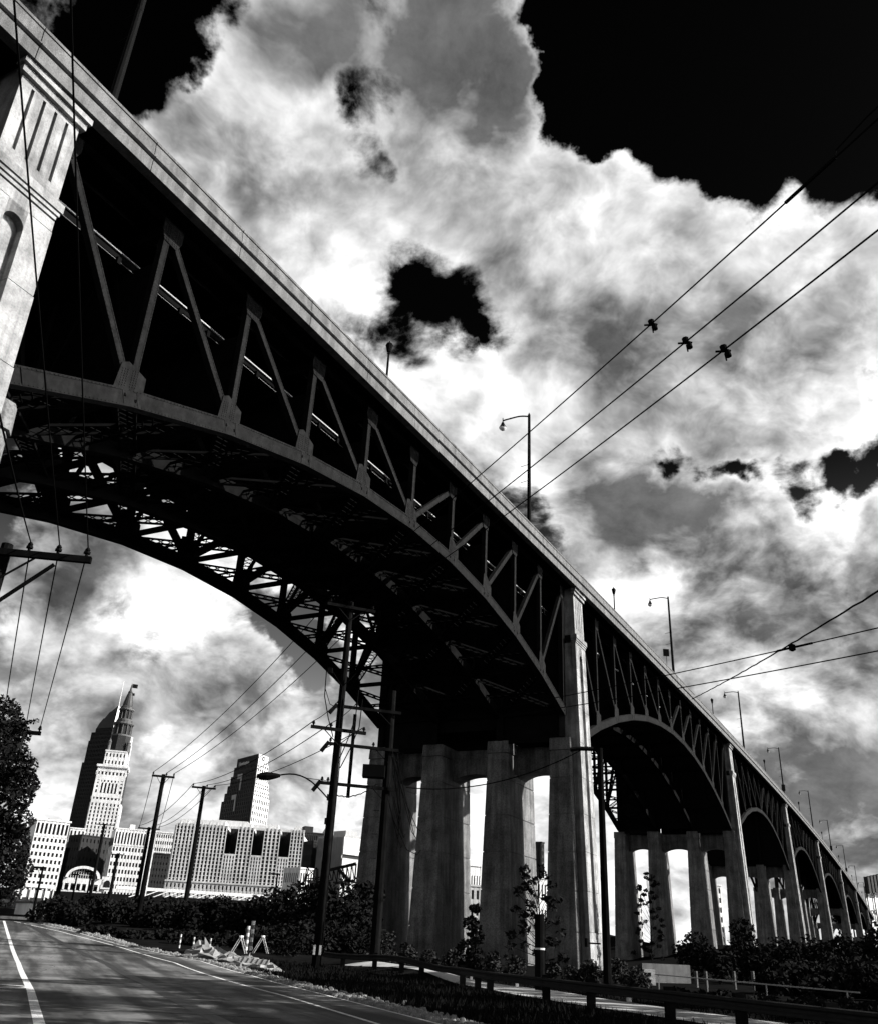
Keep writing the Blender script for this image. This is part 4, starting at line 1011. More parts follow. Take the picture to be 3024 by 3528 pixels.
# tower with stepped shoulders and bank lettering
H0 = atY(*c2(742, 500), 1000); H1 = atY(*c2(826, 508), 1018); HL = atY(*c2(565, 527), 1040)
rt = root('bank_tower', (H0.x, H0.y, ZB), 'stepped skyscraper with shaded left face, sunlit narrow side and white lettering near its top', 'skyscraper')
eR = Vector((H1.x-H0.x, H1.y-H0.y, 0)); wR = eR.length; eR.normalize(); nR = Vector((eR.y, -eR.x, 0))
eL = Vector((H0.x-HL.x, H0.y-HL.y, 0)); wL = eL.length; eL.normalize(); nL = Vector((eL.y, -eL.x, 0)); C0 = Vector((H0.x, H0.y, 0))
zts = [atY(*c2(742, q), 1000).z for q in (500, 575, 655, 735, 800, 870, 1080)]; zts[-1] = ZB
for k in range(6):
    z1, z0 = zts[k], zts[k+1]; gl_, gr2 = wL+k*5.2, wR+k*2.6
    m = MB(); P_ = [C0-eL*gl_, C0, C0+eR*gr2, C0+eR*gr2-eL*gl_]
    m.prism([p+Vector((0, 0, z0)) for p in P_], (0, 0, z1-z0)); m.build('tier', 'dark_shade_stone', rt)
    m = MB(); face(m, C0-eL*gl_, eL, nL, gl_, z0, z1, 16, max(2, int((z1-z0)/4.2)), .5, .3, .6); m.build('shaded_facade', 'dark_shade_stone', rt)  # wide face darkened, its shade put into the stone
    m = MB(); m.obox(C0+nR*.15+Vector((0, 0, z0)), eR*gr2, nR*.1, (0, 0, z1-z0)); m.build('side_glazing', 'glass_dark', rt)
    m = MB(); face(m, C0+nR*.25, eR, nR, gr2, z0, z1, 4+k, max(2, int((z1-z0)/6.5)), .4, .36, .6, head=7 if k == 0 else 1.2); m.build('sunlit_facade', 'white_stone', rt)  # narrow face whitened to carry the sun on it
for a, b, z1, z0 in ((.32, .62, 3, 5), (.2, .45, 4, 6)):
    m = MB(); zq = zts[2]-(0 if a > .3 else 22); m.obox(C0-eL*(wL*1.25*(1-a))+nL*.7+Vector((0, 0, zq-4)), eL*11, nL*.5, (0, 0, 5)); m.obox(C0-eL*(wL*1.25*(1-a)-8)+nL*.7+Vector((0, 0, zq-17)), eL*3, nL*.5, (0, 0, 14)); m.build('lit_corner', 'grey_stone', rt)
tl = HL+Vector((0, 0, 0)); text_mesh('lettering', 'Huntington', 5.6, C0-eL*(wL*.88)+nL*.9+Vector((0, 0, zts[0]-8.5)), eL, nL, 'white_stone', rt, .3)
m = MB(); cq = C0+eR*wR*.5+nR*1.0+Vector((0, 0, zts[0]-3.6))
for k in range(16):
    a0 = 2*math.pi*k/16; a1 = 2*math.pi*(k+1)/16
    m.prism([cq+eR*math.cos(a)*r_+Vector((0, 0, math.sin(a)*r_)) for a, r_ in ((a0, 2.6), (a1, 2.6), (a1, 1.5+.6*math.cos(a1)), (a0, 1.5+.6*math.cos(a0)))], nR*.2)
m.build('emblem', 'dark_shade_stone', rt)
# buildings between the ribbed block and the pier
def c6(x, y): return (1000+x*.14476, 2850+y*.14476)
P0 = atY(*c6(335, 330), 720); P1 = atY(*c6(545, 335), 730)
rt = root('gabled_tower', (P0.x, P0.y, ZB), 'banded grey tower with pyramid top right of the ribbed white building', 'building')
e, n, w = block(rt, P0, P1, ZB, P0.z-4, w*.1 if False else 14, 3, 13, wall='grey_stone', pier=.05, span=.55, roof=False)
O = Vector((P0.x, P0.y, 0)); ap = O+e*w*.62-n*7; apz = atY(*c6(503, 175), 727).z
m = MB(); cs = [O+n*.6, O+e*w+n*.6, O+e*w-n*14, O-n*14]
for j in range(4): m.quad(cs[j]+Vector((0, 0, P0.z-4)), cs[(j+1) % 4]+Vector((0, 0, P0.z-4)), ap+Vector((0, 0, apz)))
m.build('pyramid_roof', 'pale_stone', rt)
P0 = atY(*c6(345, 130), 800); P1 = atY(*c6(800, 165), 806)
rt = root('dark_block', (P0.x, P0.y, ZB), 'wide dark block with flat hat roof behind the gabled grey tower', 'building'); e, n, w = block(rt, P0, P1, ZB, P0.z, 24, 10, 10, wall='dark_shade_stone', gl='glass_dark')
m = MB(); m.obox(Vector((P0.x, P0.y, P0.z+.9))+e*w*.05-n*4, e*w*.45, -n*10, (0, 0, 5)); m.build('roof_plant', 'dark_shade_stone', rt)
P0 = atY(*c6(560, 345), 690); P1 = atY(*c6(760, 345), 694)
rt = root('grey_block', (P0.x, P0.y, ZB), 'small dim grey block between the gabled tower and the street pole', 'building'); block(rt, P0, P1, ZB, P0.z, 16, 6, 8, wall='dark_shade_stone', pier=.5, span=.4)
P0 = atY(*c6(920, 345), 700); P1 = atY(*c6(1055, 350), 705)
rt = root('white_slim_block', (P0.x, P0.y, ZB), 'slim white block with small windows just right of the street pole', 'building'); e, n, w = block(rt, P0, P1, ZB, P0.z, 16, 4, 8, wall='white_stone', pier=.5, span=.5)
P0 = atY(*c6(935, 160), 820); P1 = atY(*c6(1150, 220), 826); rt = root('glass_pyramid_tower', (P0.x, P0.y, ZB), 'pale tower with glassy pyramid top behind the slim white block', 'building')
e, n, w = block(rt, P0, P1, ZB, P0.z-8, 20, 6, 8, wall='pale_stone'); O = Vector((P0.x, P0.y, 0)); ap = O+e*w*.3-n*10+Vector((0, 0, P0.z+8)); m = MB(); cs = [O+n, O+e*w+n, O+e*w-n*20, O-n*20]
for j in range(4): m.quad(cs[j]+Vector((0, 0, P0.z-7)), cs[(j+1) % 4]+Vector((0, 0, P0.z-7)), ap)
m.build('pyramid_roof', 'pale_stone', rt)
P0 = atY(*c6(1285, 225), 660); P1 = atY(*c6(1740, 262), 672)
rt = root('slatted_block', (P0.x, P0.y, ZB), 'white office slab of fine vertical fins beside the leftmost pier column', 'building')
e, n, w = frame(P0, P1); O = Vector((P0.x, P0.y, 0)); m = MB(); m.obox(O+Vector((0, 0, ZB)), e*w, -n*30, (0, 0, P0.z-ZB)); m.build('glazing', 'glass_dark', rt)
zb1 = atY(*c6(1260, 640), 660).z
m = MB()
for k in range(17): m.obox(O+e*(w*k/16-.32)+Vector((0, 0, zb1)), e*.75, n*1.1, (0, 0, P0.z-zb1)); m.obox(O+e*(w*k/16-.32)+Vector((0, 0, ZB)), e*.75, n*1.1, (0, 0, zb1-ZB-2.5))
m.build('fins', 'white_stone', rt, kind='stuff')
m = MB()
for k in range(22): m.obox(O-n*(30*k/22)+Vector((0, 0, ZB)), -e*.8, -n*.45, (0, 0, P0.z-ZB))
m.build('side_fins', 'grey_stone', rt, kind='stuff')
m = MB(); m.obox(O+n*1.2+Vector((0, 0, P0.z)), e*w, -n*31, (0, 0, 1.4)); m.obox(O+e*w*.35-n*6+Vector((0, 0, P0.z+1.4)), e*w*.6, -n*14, (0, 0, 3.8)); m.build('roof', 'grey_stone', rt)
P0 = atY(*c6(245, 990), 560); P1 = atY(*c6(540, 1010), 566)
rt = root('low_white_building', (P0.x, P0.y, ZB), 'low white building with large windows at the foot of the gabled tower', 'building'); block(rt, P0, P1, ZB-6, P0.z, 16, 5, 4, wall='white_stone', pier=.4, span=.45)
# arched glass hall
A0 = atY(*c1(575, 1830), 540); A1 = atY(*c1(880, 1838), 546); zt_ = atY(*c1(735, 1735), 543).z
rt = root('arched_hall', (A0.x, A0.y, ZB), 'station hall with a big arched window and thick white arch', 'building')
e, n, w = frame(A0, A1); O = Vector((A0.x, A0.y, 0)); zs = A0.z; hh = zt_-zs
m = MB(); g = [(w/2-w/2*math.cos(math.pi*k/20), hh*math.sin(math.pi*k/20)) for k in range(21)]
m.prism([O+e*x*.96+e*w*.02+Vector((0, 0, zs+y*.94)) for x, y in g], -n*20); m.build('glazing', 'glass_dark', rt)
m = MB()
for (x0, y0), (x1, y1) in zip(g, g[1:]):
    i0 = (w/2+(x0-w/2)*.84, y0*.78); i1 = (w/2+(x1-w/2)*.84, y1*.78)
    m.prism([O+e*x0+Vector((0, 0, zs+y0)), O+e*x1+Vector((0, 0, zs+y1)), O+e*i1[0]+Vector((0, 0, zs+i1[1])), O+e*i0[0]+Vector((0, 0, zs+i0[1]))], n*1.5)
m.build('arch', 'white_stone', rt)
m = MB()
for k in range(1, 14): x = w*k/14; y = hh*.8*math.sin(math.acos(max(-1, min(1, 1-2*x/w)))); m.obox(O+e*(x-.12)+Vector((0, 0, zs)), e*.24, n*.3, (0, 0, max(.3, y)))
for q in (.25, .5): m.obox(O+e*w*.12+Vector((0, 0, zs+hh*q)), e*w*.76, n*.28, (0, 0, .22))
m.build('mullions', 'pale_stone', rt, kind='stuff')
m = MB(); m.obox(O-e*2+Vector((0, 0, zs-3)), e*(w+4), -n*22, (0, 0, 3)); m.obox(O-e*2+n*.1+Vector((0, 0, zs-14)), e*(w+4), -n*22, (0, 0, 7.5)); m.build('plinth', 'pale_stone', rt)
m = MB()
for k in range(7): m.obox(O+e*(w*k/6-.5)+n*.4+Vector((0, 0, zs-6.4)), e*1., -n*1, (0, 0, 3.4))
m.build('plinth_piers', 'white_stone', rt, kind='stuff')
m = MB(); O2 = O+e*(w+1); m.obox(O2+Vector((0, 0, zs-5)), e*6.5, -n*14, (0, 0, 6.5)); m.build('side_bay', 'white_stone', rt)
m = MB(); m.prism([O2+e*(3.2+1.7*math.cos(math.pi*k/10))+n*.05+Vector((0, 0, zs-2.2+1.9*math.sin(math.pi*k/10))) for k in range(11)]+[O2+e*1.5+n*.05+Vector((0, 0, zs-4)), O2+e*4.9+n*.05+Vector((0, 0, zs-4))], n*.1); m.build('arched_window', 'glass_dark', rt)
# viaduct edge in front of downtown and the low structures at the road end
m = MB(); a = atY(400, 3062, 520); b = atY(1010, 3100, 560); dd = b-a
m.obox(a, dd, (0, 3, 0), (0, 0, 1.6)); v_ = tag(m.build('viaduct_parapet', 'white_stone'), 'long pale viaduct parapet along the foot of the ribbed building', 'parapet')
r = root('hillside_canopy', atY(700, 3100, 500), 'slanting striped canopy frames on the slope below the viaduct parapet', 'canopy')
for k in range(14):
    p = a+dd*(.15+.055*k)+Vector((0, -6, -.5)); m = MB(); m.bar(p+Vector((5, 0, 1)), p+Vector((-4, -8, -3.8)), 1.1, .25); m.build('slat', 'white_stone', r)
P0 = atY(60, 3040, 330); P1 = atY(190, 3052, 336)
rt = root('low_pavilion', (P0.x, P0.y, hz(P0.x, 330)), 'low white flat-roofed pavilion at the foot of the left office block', 'building')
e, n, w = frame(P0, P1); O = Vector((P0.x, P0.y, P0.z)); m = MB(); m.obox(O+Vector((0, 0, -1.2)), e*w, -n*10, (0, 0, 1.2)); m.build('roof', 'white_stone', rt)
m = MB(); m.obox(O+e*.6-n*.6+Vector((0, 0, -4.4)), e*(w-1.2), -n*9, (0, 0, 2.4)); m.build('wall', 'pale_stone', rt)
m = MB(); m.obox(O+e*.3-n*.3+Vector((0, 0, -9)), e*(w-.6), -n*9, (0, 0, 4.6)); m.build('base', 'dark_shade_stone', rt)
for k in range(6): m = MB(); m.obox(O+e*(w*k/5-.2)+Vector((0, 0, -5)), e*.4, -n*.5, (0, 0, 3.8)); m.build('post', 'white_stone', rt)
P0 = atY(-60, 3092, 128); P1 = atY(132, 3112, 132)
rt = root('dark_shed', (P0.x, P0.y, hz(P0.x, 128)), 'long black wall with a pale top band at the end of the road', 'shed')
e, n, w = frame(P0, P1); O = Vector((P0.x, P0.y, 0)); m = MB(); m.obox(O+Vector((0, 0, 1.5)), e*w, -n*8, (0, 0, P0.z-2.6)); m.build('wall', 'dark_shade_stone', rt)
m = MB(); m.obox(O+n*.2+Vector((0, 0, P0.z-.9)), e*w, -n*8, (0, 0, .9)); m.build('fascia', 'pale_concrete', rt)
P0 = atY(104, 3112, 124); P1 = atY(178, 3112, 126)
rt = root('white_shed', (P0.x, P0.y, hz(P0.x, 124)), 'small white shed with a dark doorway at the end of the road', 'shed')
e, n, w = frame(P0, P1); O = Vector((P0.x, P0.y, 0)); zz = P0.z; m = MB(); m.obox(O+Vector((0, 0, 1.5)), e*w, -n*4, (0, 0, zz-1.5)); m.build('wall', 'white_stone', rt)
m = MB(); m.obox(O+e*w*.55+n*.03+Vector((0, 0, 1.5)), e*w*.16, -n*.2, (0, 0, (zz-1.5)*.72)); m.build('door', 'glass_dark', rt)
m = MB(); m.obox(O+e*w*.22+n*.04+Vector((0, 0, 1.5)), e*w*.07, -n*.2, (0, 0, (zz-1.5))); m.build('dark_post', 'dark_metal', rt)
m = MB(); m.obox(O+n*.4-e*.2+Vector((0, 0, zz)), e*(w+.4), -n*4.4, (0, 0, .25)); m.build('roof', 'slate', rt)
# things seen between the pier columns
for k, (x0, x1, yt, Y, wall, cols, rows, lab, gl) in enumerate([(1395, 1440, 2985, 420, 'white_stone', 3, 9, 'pale building slice between the two leftmost pier columns', 'glass'), (1602, 1655, 2982, 520, 'white_stone', 6, 2, 'building with dark top and white uprights between the middle pier columns', 'glass_dark'), (1600, 1652, 3052, 470, 'grey_stone', 3, 4, 'pale gridded wall low between the middle pier columns', 'glass'), (1862, 1871, 2904, 700, 'dark_shade_stone', 2, 16, 'thin dark high-rise between the right pier columns', 'glass_dark'),
        (1838, 1880, 3026, 560, 'pale_stone', 4, 3, 'low pale block behind the sapling', 'glass'), (2168, 2206, 3048, 620, 'white_stone', 4, 10, 'white block with windows between the second pier columns', 'glass'), (2440, 2480, 3050, 640, 'white_stone', 3, 8, 'white windowed block behind the right gap of the second pier', 'glass')]):
    P0 = atY(x0, yt, Y); P1 = atY(x1, yt+4, Y+4); rt = root('distant_block', (P0.x, P0.y, 5), lab, 'building'); block(rt, P0, P1, 0, P0.z, 14, cols, rows, wall=wall, gl=gl, pier=.5, span=.45)
# slatted tower and lettered screen at the far right
P0 = atY(2986, 3020, 860); P1 = atY(3060, 3000, 880)
rt = root('slatted_scoreboard', (P0.x, P0.y, 10), 'dark tower of tall slats with a lettered white screen at the right edge', 'scoreboard')
e, n, w = frame(P0, P1); O = Vector((P0.x, P0.y, 0))
for k in range(7): m = MB(); m.obox(O+e*(w*k/7)+Vector((0, 0, P0.z-14+.35*k)), e*w*.085, -n*4, (0, 0, 14+.6*k)); m.build('slat', 'dark_shade_stone', rt)
m = MB(); m.obox(O-n*4.5+Vector((0, 0, 20)), e*w, -n*1, (0, 0, P0.z-16-12)); m.build('screen', 'white_stone', rt)
m = MB()
for k in range(4): m.obox(O+e*(w*k/3.4)-n*3+Vector((0, 0, 20)), e*.7, -n*.7, (0, 0, P0.z-22)); 
m.build('support_frame', 'dark_metal', rt, kind='stuff')
text_mesh('lettering', 'ola', 8, O+e*4.2-n*4.3+Vector((0, 0, P0.z-31)), e, n, 'dark_shade_stone', rt, .1)
# steel lattice lift bridge glimpsed by the pole
p = atY(1078, 2990, 300); q = atY(1228, 2972, 300)
rt = root('lattice_bridge', (p.x, 300, hz(p.x, 300)), 'dark lattice tower and inclined steel span low beside the street pole', 'bridge')
m = MB(); g = hz(p.x, 300)
for dx in (-2.5, 2.5):
    for dy in (-2, 2): m.bar((p.x+dx*1.4, 300+dy, g), (p.x+dx*.6, 300+dy, p.z), .35, .35)
for k in range(6):
    z0 = g+(p.z-g)*k/6; z1 = g+(p.z-g)*(k+1)/6; s0_ = 3.5-2*k/6; s1_ = 3.5-2*(k+1)/6
    m.bar((p.x-s0_, 298, z0), (p.x+s1_, 298, z1), .25, .25); m.bar((p.x+s0_, 298, z0), (p.x-s1_, 298, z1), .25, .25); m.bar((p.x-s0_, 298, z0), (p.x+s0_, 298, z0), .25, .25)
m.build('lattice_tower', 'dark_metal', rt)
m = MB(); a = atY(1135, 2998, 300); b = atY(1228, 2976, 300); a2 = a-Vector((0, 0, 4)); b2 = b-Vector((0, 0, 5))
m.bar(a, b, .8, .9); m.bar(a2, b2, .8, .7)
for k in range(7): m.bar(a.lerp(b, k/6), a2.lerp(b2, k/6), .35, .35); m.bar(a.lerp(b, k/6), a2.lerp(b2, min(1, (k+1)/6)), .3, .3)
m.bar(atY(1170, 2998, 300), atY(1205, 3035, 300), 1., 1.)
m.build('truss_span', 'dark_metal', rt)

# ------------------------------------------------------------------ vegetation
def leaves(m, blobs_, count, size, rnd, flat=.0):
    tot = sum(b[3]**2 for b in blobs_)
    for c, rx, rz, r_ in blobs_:
        n_ = int(count*r_**2/tot)
        for _ in range(n_):
            while True:
                x, y, z = rnd.uniform(-1, 1), rnd.uniform(-1, 1), rnd.uniform(-1, 1); q = x*x+y*y+z*z
                if .1 < q < 1: break
            k = q**-.18
            p = Vector((c[0]+x*rx*k, c[1]+y*rx*k, c[2]+z*rz*k))
            a = Vector((rnd.gauss(0, 1), rnd.gauss(0, 1), rnd.gauss(0, .7))).normalized(); b = a.cross(Vector((rnd.gauss(0, 1), rnd.gauss(0, 1), rnd.gauss(0, 1)))).normalized()
            s = size*rnd.uniform(.5, 1.3); i = len(m.v)
            m.v += [tuple(p-a*s*.5), tuple(p+b*s*.28), tuple(p+a*s*.6), tuple(p-b*s*.28)]; m.f.append((i, i+1, i+2, i+3))
def shrub(name, x, y, zt, w, label, count=1500, size=.3, cat='shrub', group=None, mt='leaf_dark', seed=0, zb=None, nb=None, trunk=.08):
    rnd = random.Random(seed*31+int(abs(x)*7)+int(y)); g = hz(x, y) if zb is None else zb; h = zt-g
    rt = root(name, (x, y, g), label, cat, group); nb = nb or 9; bl = []
    for k in range(nb):
        t = rnd.random(); rr = w*(.28+.2*rnd.random())*(1-.35*t); a = rnd.uniform(0, 6.28); d_ = w*.55*(1-.5*t)*rnd.random()
        zc_ = g+h*(.12+.72*t); bl.append(((x+math.cos(a)*d_, y+math.sin(a)*d_, min(zc_, zt-rr*.55)), rr, min(rr*.8, h*.4), rr))
    m = MB(); leaves(m, bl, count, size, rnd); m.build('foliage', mt, rt)
    m = MB()
    for b in bl[:5]: m.tube([(x, y, g-.1), (x+(b[0][0]-x)*.4, y+(b[0][1]-y)*.4, g+(b[0][2]-g)*.6), b[0]], trunk, 5, .02)
    m.build('stem', 'bark', rt); return rt
def px_shrub(px, py, Y, w, label, **k):
    p = atY(px, py, Y); return shrub('shrub', p.x, Y, p.z, w, label, **k)
# leafy tree at the left edge
rnd = random.Random(3); t0 = atY(20, 3000, 44); g = hz(t0.x-3, 44)
rt = root('leafy_tree', (t0.x-3.5, 44, g), 'dark leafy tree cut by the left edge of the photo', 'tree')
bl = []
for px, py, r_ in [(-60, 2500, 2.0), (-20, 2560, 1.5), (20, 2470, .7), (40, 2440, .45), (60, 2530, .7), (30, 2620, 1.1), (80, 2640, .7), (60, 2700, 1.0), (95, 2700, .6), (20, 2740, 1.3), (75, 2750, .6), (40, 2830, 1.0), (60, 2860, .5), (10, 2900, 1.2), (50, 2930, .8), (20, 3000, 1.2), (50, 3030, .5), (-60, 2650, 2.0), (-70, 2850, 2.0), (30, 2960, .8), (5, 3060, 1.0)]:
    p = atY(px, py, 44+rnd.uniform(-1, 1.5)); bl.append((p, r_, r_*.85, r_))
m = MB(); leaves(m, bl, 15000, .22, rnd); m.build('crown', 'leaf_dark', rt)
m = MB(); b0 = Vector((t0.x-3.5, 44, g-.2)); m.tube([b0, b0+Vector((.2, 0, 3)), b0+Vector((.4, 0, 7))], .28, 8, .14)
for b in bl[::2]: m.tube([b0+Vector((.3, 0, 4+rnd.random()*2)), (b0+Vector((.3, 0, 6))).lerp(b[0], .5)+Vector((0, 0, .4)), b[0]], .07, 5, .02)
tp = atY(125, 2482, 44); m.tube([atY(40, 2500, 44), atY(90, 2485, 44), tp], .05, 5, .02); m.build('trunk', 'bark', rt)
m = MB(); leaves(m, [(atY(40+85*k/8, 2497-13*k/8, 44), .16, .12, .3) for k in range(9)], 120, .16, rnd); m.build('twig_leaves', 'leaf_dark', rt)
# hedge of shrubs between road and city
spots = [(215, 3085, 92, 3.2), (262, 3110, 88, 2.6), (318, 3092, 100, 3.4), (372, 3105, 95, 2.8), (430, 3098, 104, 3.4), (492, 3085, 98, 3.2), (545, 3105, 92, 2.8), (600, 3090, 96, 3.2), (655, 3108, 88, 2.8), (712, 3098, 92, 3.), (770, 3092, 90, 2.8), (822, 3108, 86, 2.6), (872, 3085, 92, 3.), (930, 3075, 86, 3.), (985, 3052, 88, 3.2), (1040, 3030, 84, 3.4), (1100, 3010, 80, 3.4), (1160, 3025, 80, 3.2), (1215, 3000, 82, 3.6), (1265, 3005, 84, 3.2)]
wh = ['first', 'second', 'third', 'fourth', 'fifth', 'sixth', 'seventh', 'eighth', 'ninth', 'tenth', 'eleventh', 'twelfth', 'thirteenth', 'fourteenth', 'fifteenth', 'sixteenth', 'seventeenth', 'eighteenth', 'nineteenth', 'last']
for k, (px, py, Y, w_) in enumerate(spots):
    px_shrub(px, py, Y, w_*1.15, '%s black shrub from the left in the hedge below the skyline' % wh[k], count=1700, size=.42, seed=k, group='roadside hedge shrubs', nb=11)
spots = [(150, 3165, 90, 2.0), (350, 3180, 78, 2.4), (470, 3200, 74, 2.4), (590, 3195, 76, 2.6), (690, 3205, 72, 2.6), (790, 3205, 76, 2.8), (890, 3190, 74, 2.8), (980, 3185, 72, 3.), (1060, 3190, 76, 3.), (1150, 3180, 78, 3.2), (1235, 3200, 78, 3.), (1310, 3210, 80, 2.6)]
for k, (px, py, Y, w_) in enumerate(spots):
    px_shrub(px, py, Y, w_*1.2, '%s low dark bush from the left along the right road edge' % wh[k], count=1000, size=.34, seed=40+k, group='low bushes along the road', nb=9)
# around the pier feet
for k, (px, py, Y, w_, c_) in enumerate([(1330, 3200, 74, 2.2, 900), (1400, 3245, 72, 1.6, 700), (1480, 3262, 70, 1.6, 700), (1560, 3262, 70, 1.5, 700), (1700, 3275, 70, 1.5, 700), (1780, 3292, 66, 1.4, 700), (1900, 3310, 64, 1.4, 700), (1970, 3322, 62, 1.3, 600), (2040, 3310, 62, 1.5, 700), (2125, 3292, 66, 1.6, 800), (2190, 3330, 60, 1.4, 700)]):
    px_shrub(px, py, Y, w_, '%s leafy shrub from the left at the foot of the near pier' % wh[k], count=c_, size=.24, seed=80+k, mt='leaf', group='shrubs at the pier foot', nb=8)
px_shrub(1640, 3085, 66, 1.6, 'upright dark bush between the second and third pier columns', count=1600, size=.3, seed=99, nb=12)
def sapling(px, pyt, pyb, Y, w, label, count, seed, size=.3):
    rnd = random.Random(seed); a = atY(px, pyt, Y); g = hz(a.x, Y); rt = root('sapling', (a.x, Y, g), label, 'tree'); bl = []
    for k in range(44):
        t = .15+.85*k/43; q = rnd.uniform(-1, 1)*w*(1.1-.6*t); bl.append((Vector((a.x+q, Y+rnd.uniform(-.5, .5), g+(a.z-g)*t)), .3, .2, .3))
    m = MB(); leaves(m, bl, count, size, rnd); m.build('crown', 'leaf_dark', rt)
    m = MB(); m.tube([(a.x, Y, g-.1), (a.x+.1, Y, g+(a.z-g)*.5), (a.x, Y, a.z)], .07, 6, .02)
    for b in bl: m.tube([(a.x, Y, g+(b[0].z-g)*.75), b[0]], .025, 4, .01)
    m.build('trunk', 'bark', rt)
sapling(1850, 2990, 3340, 54, 1.7, 'slender sapling with broad leaves before the near pier', 900, 5)
sapling(2228, 3010, 3200, 120, 2.2, 'slim tree seen through the second pier gap', 1200, 6, .4)
for k, (px, py, Y, w_, c_) in enumerate([(2395, 3215, 92, 4., 1800), (2530, 3150, 86, 3.6, 1900), (2470, 3265, 78, 2.6, 1200), (2610, 3215, 84, 3.4, 1700), (2700, 3235, 80, 3.6, 1700), (2790, 3220, 84, 4., 1900), (2880, 3200, 88, 4.2, 1900), (2960, 3170, 92, 4.4, 2000), (3030, 3150, 90, 4.2, 1800), (2740, 3320, 60, 3., 1500), (2840, 3330, 58, 3., 1500), (2940, 3310, 60, 3.2, 1600), (3010, 3330, 56, 3., 1500), (2640, 3345, 58, 2.4, 1200)]):
    px_shrub(px, py, Y, w_, '%s bush from the left in the dark thicket at the lower right' % wh[k], count=c_, size=.38, seed=120+k, group='thicket at the lower right', nb=12)
for k, (px, py, Y, w_, c_) in enumerate([(2330, 3400, 44, 1.6, 700), (2480, 3410, 42, 1.7, 700), (2620, 3420, 40, 1.8, 800), (2760, 3430, 38, 1.8, 800), (2900, 3440, 36, 1.8, 800), (3000, 3450, 34, 1.7, 700)]):
    px_shrub(px, py, Y, w_, '%s low weed clump from the left behind the guard rail' % wh[k], count=c_, size=.26, seed=160+k, group='weeds behind the guard rail', nb=7)
# grass on the bank
m = MB(); rnd = random.Random(11)
for _ in range(16000):
    y = rnd.uniform(12, 62); x = of(y)+.9+(rf(y)-of(y)-1.0)*rnd.random()
    if rnd.random() < .12: x = rf(y)+rnd.uniform(4.6, 9)
    h = rnd.uniform(.08, .26); a = rnd.uniform(0, 6.28); dx, dy = math.cos(a)*.03, math.sin(a)*.03; z = hz(x, y); bx, by = rnd.gauss(0, .06), rnd.gauss(0, .06); i = len(m.v)
    m.v += [(x-dx, y-dy, z), (x+dx, y+dy, z), (x+bx, y+by, z+h)]; m.f.append((i, i+1, i+2))
m.build('grass', 'grass')['kind'] = 'stuff'
# roadside trees just outside the frame whose shade falls over the road
spots = [(13.5, 12, 17), (16.5, 15.5, 21), (20, 19.5, 22), (22.5, 23.5, 25), (26, 28, 26), (30.5, 33, 27), (35, 38.5, 28), (40, 44, 29)]
for k, (x, y, h) in enumerate(spots):
    rnd = random.Random(500+k); rt = root('roadside_tree', (x, y, 0), '%s tall tree right of the frame, counted away from the camera' % wh[k], 'tree', 'roadside trees beside the camera')
    bl = []
    for q in range(26):
        a = rnd.uniform(0, 6.28); rr = rnd.uniform(.9, 1.7); t = rnd.random(); d_ = 4.2*math.sqrt(rnd.random())*(1-.6*abs(t-.4)); bl.append((Vector((x+math.cos(a)*d_, y+math.sin(a)*d_, h*(.38+.6*t))), rr, rr*.6, rr))
    m = MB(); leaves(m, bl, 5200, .5, rnd); m.build('crown', 'leaf_dark', rt)
    m = MB(); m.tube([(x, y, -.1), (x+.2, y, h*.4), (x, y, h*.9)], .32, 8, .06)
    for b in bl: m.tube([(x, y, b[0].z*.8), b[0]], .07, 4, .02)
    m.build('trunk', 'bark', rt)


# ------------------------------------------------------------------ road works
def gz(x, y): return hz(x, y)
for k, (px, py, w_, h_) in enumerate([(700, 3275, 1.3, .85), (745, 3298, 1.5, .7), (790, 3305, 1.2, .55), (860, 3312, 1.3, .6), (905, 3322, 1.1, .5)]):
    p = atZ(px, py+22, 0); Y = 60-k*2.2; q = atY(px, py, Y); g = hz(q.x, Y); rnd = random.Random(300+k); m = MB(); nu, nv = 16, 7
    rows = []
    for j in range(nv+1):
        t = j/nv; rr = w_*(1-t)**.6*1.0
        rows.append([(q.x+math.cos(2*math.pi*i/nu)*rr*(1+.22*rnd.gauss(0, 1)), Y+math.sin(2*math.pi*i/nu)*rr*.7*(1+.2*rnd.gauss(0, 1)), g-.05+max(.0, h_*t*(1+.15*rnd.gauss(0, 1)))) for i in range(nu)])
    for r_ in rows: m.v += r_
    for j in range(nv):
        for i in range(nu): a = j*nu+i; b = j*nu+(i+1) % nu; m.f.append((a, b, b+nu, a+nu))
    m.f.append(tuple(nv*nu+i for i in range(nu)))
    tag(m.build('tarp_heap', 'tarp'), ['tallest crumpled pale tarp heap, farthest up the road edge', 'second crumpled tarp heap by the road edge', 'middle small crumpled tarp heap by the road', 'tarp heap beside the striped barrier board', 'nearest crumpled tarp heap at the gravel edge'][k], 'tarp', 'tarp heaps by the road')
def striped_post(px, pyb, pyt, Y, r_, label, name='channel_post', n=7):
    b = atY(px, pyb, Y); t = atY(px, pyt, Y); h = t.z-b.z; rt = root(name, b, label, 'traffic post')
    m = MB(); m.lathe(b, [(r_*2.2, 0), (r_*2.2, .06), (r_*1.1, .1)], 10); m.build('foot', 'dark_metal', rt)
    for k in range(n):
        m = MB(); z0 = .1+(h-.1)*k/n; m.lathe(b+Vector((0, 0, z0)), [(r_, 0), (r_, (h-.1)/n)], 10); m.build('band', 'white_paint' if k % 2 == n % 2 - 1 or (k % 2 == 0) else 'orange_paint', rt)
striped_post(847, 3280, 3190, 62, .10, 'tall left striped post behind the tarp heaps'); striped_post(862, 3280, 3172, 63, .12, 'tallest striped post with a white tip behind the tarp heaps')
